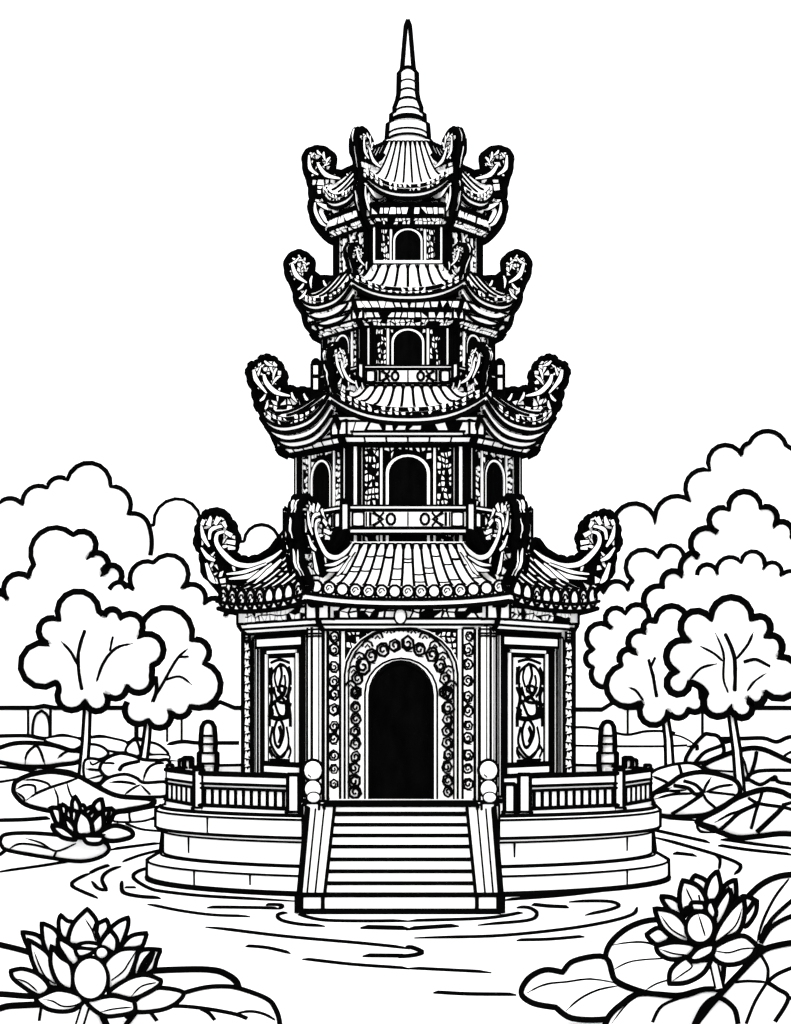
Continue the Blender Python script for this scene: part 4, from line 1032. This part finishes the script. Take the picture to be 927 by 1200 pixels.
# upper storeys
def storey(R, z0, z1, ah, side_arch=True, winw=.42, first=None, sunk=.22):
    body(R, z0, z1)
    for fi in range(6):
        f = Frame(PHI[fi], R * C30, 0, 0); hw = R / 2; H = z1 - z0
        for s in (-1, 1):
            column(f, s * (hw - .09 * R / 2), z0, z1 - .05, .05 * R / 2, .08, pag, False)
            column(f, s * (hw - .19 * R / 2 - .02), z0, z1 - .05, .028 * R / 2, .06, pag, False)
        for s in (-1, 1):
            mb = MB(); x0, x1 = sorted((s * hw * .76, s * hw * .45)); fbox(mb, f, x0, x1, z0, z1 - .06, -.05, .004, INK)
            x0, x1 = sorted((s * hw * .76, s * hw * .5)); shards(mb, f.p, x0, x1, z0 + .05, z1 - .1, 4, int(H * 7), .03, .55, .75, jit=.4)
            ftube(mb, f, [(s * hw * .46, z0), (s * hw * .46, z1 - .12)], .028, WHITE, .03)
            put(mb, 'carved_strip', pag)
        if fi == 0 or side_arch:
            wz = z0 + ah * H; ww = hw * winw
            A = arch_pts(ww, z0, wz - ww * .9, wz)
            mb = MB(); shards(mb, f.p, -hw * .42, hw * .42, wz - ww * 1.1, z1 - .08, 8, 4, .025, .6, .8, test=lambda x, z: not inside((x, z), [(a * 1.15, b + .05) for a, b in A]))
            ribbon(mb, f, A, [.065 * R / 2.4], .06); ftube(mb, f, [(x * 1.1, z + .03) for x, z in A], .022, INK, .06)
            w_ = put(mb, 'window', pag)
            mb = MB(); fill_arch(mb, f, [(x * .93, z - .02) for x, z in A][::-1], .04, INK); put(mb, 'opening', w_)
        else:
            mb = MB(); fbox(mb, f, -hw * .5, hw * .5, z0 + .02, z1 - .07, -.05, .006, INK)
            for q in range(5):
                a = rnd.uniform(-.3, .3); ribbon(mb, f, [(hw * (a - .1), z0 + .1 + q * .2), (hw * (a + .1), z0 + .25 + q * .2), (hw * a, z0 + .45 + q * .2)], [.02, .07, .02], .04)
            shards(mb, f.p, -hw * .45, hw * .45, z0, z1 - .1, 6, 8, .03, .5, .6)
            put(mb, 'carved_panel', pag)
storey(2.6, 7.5, 10.0, .86, winw=.36)
storey(1.97, 11.0, 12.8, .87, winw=.36)
storey(1.68, 13.9, 15.0, .9, side_arch=False, winw=.38)
# sill frame of the topmost window
f = Frame(PHI[0], 1.68 * C30, 0, 0)
mb = MB(); fbox(mb, f, -.78, .78, 14.1, 14.16, 0, .12, WHITE); fbox(mb, f, -.8, .8, 14.02, 14.12, 0, .1, INK); fbox(mb, f, -.84, .84, 14.0, 14.06, 0, .12, WHITE)
for s in (-1, 1): fbox(mb, f, s * .76 - .035, s * .76 + .035, 14.16, 14.95, 0, .1, WHITE)
put(mb, 'sill', pag)
# balconies
def balcony(R, z0, z1, lab):
    root = empty('balcony', (0, 0, z0)); root.parent = pag; root.location = (0, 0, z0 - 1.68)
    root['label'] = lab
    for fi in range(6):
        f = Frame(PHI[fi], R * C30, 0, 0); hw = R / 2; H = z1 - z0
        mb = MB(); fbox(mb, f, -hw, hw, z0, z1, -.08, 0, INK); fbox(mb, f, -hw, hw, z1 - H * .13, z1, -.08, .03, WHITE, .025); fbox(mb, f, -hw, hw, z0 + H * .05, z0 + H * .22, -.08, .03, WHITE, .03)
        fbox(mb, f, -hw * .93, hw * .93, z0 + H * .3, z1 - H * .22, -.05, .02, WHITE)
        zc = z0 + H * .54; zh = H * .23
        for s in (-1, 1):
            sx = s * hw
            ftube(mb, f, [(sx * .6, zc - zh), (sx * .6, zc + zh)], .035, INK, .03)
            ftube(mb, f, [(sx * .66, zc - zh), (sx * .66, zc + zh)], .02, INK, .03)
            ftube(mb, f, [(sx * .88, zc - zh), (sx * .88, zc + zh), (sx * .7, zc + zh), (sx * .7, zc - zh)], .035, INK, .03, 5, True)
            ftube(mb, f, [(sx * .27 + zh * .62 * math.cos(a * .628), zc + zh * .8 * math.sin(a * .628)) for a in range(10)], .035, INK, .035, 5, True)
            ftube(mb, f, [(sx * .56, zc + zh), (sx * .4, zc), (sx * .56, zc - zh)], .045, INK, .03)
            ftube(mb, f, [(sx * .38, zc + zh), (sx * .47, zc), (sx * .38, zc - zh)], .03, INK, .03)
        ftube(mb, f, [(0, zc - zh), (0, zc + zh)], .02, INK, .03)
        put(mb, 'railing_panel', root)
        a = rad(-60 + 60 * fi); mb = MB(); x, y = R * math.cos(a), R * math.sin(a)
        hwp = .085 * R / 2.8
        mb.box(x - hwp, x + hwp, y - hwp, y + hwp, z0 - .02, z1 + .12, WHITE, .04); mb.box(x - hwp * 1.3, x + hwp * 1.3, y - hwp * 1.3, y + hwp * 1.3, z1 + .02, z1 + .1, INK)
        put(mb, 'balcony_post', root)
balcony(2.82, 7.84, 8.5, 'larger lower balcony')
balcony(2.14, 11.2, 11.72, 'smaller upper balcony')
for s in (-1, 1):
    mb = MB(); x = s * 2.15; mb.box(x - .13, x + .13, -.25, .0, 10.9, 12.0, INK); mb.ball((x, -.12, 12.0), .13, .16, INK); mb.box(x - .05, x + .05, -.3, -.2, 11.75, 11.95, WHITE); mb.box(x - .05, x + .05, -.3, -.2, 11.4, 11.65, WHITE); put(mb, 'corner_post', pag)
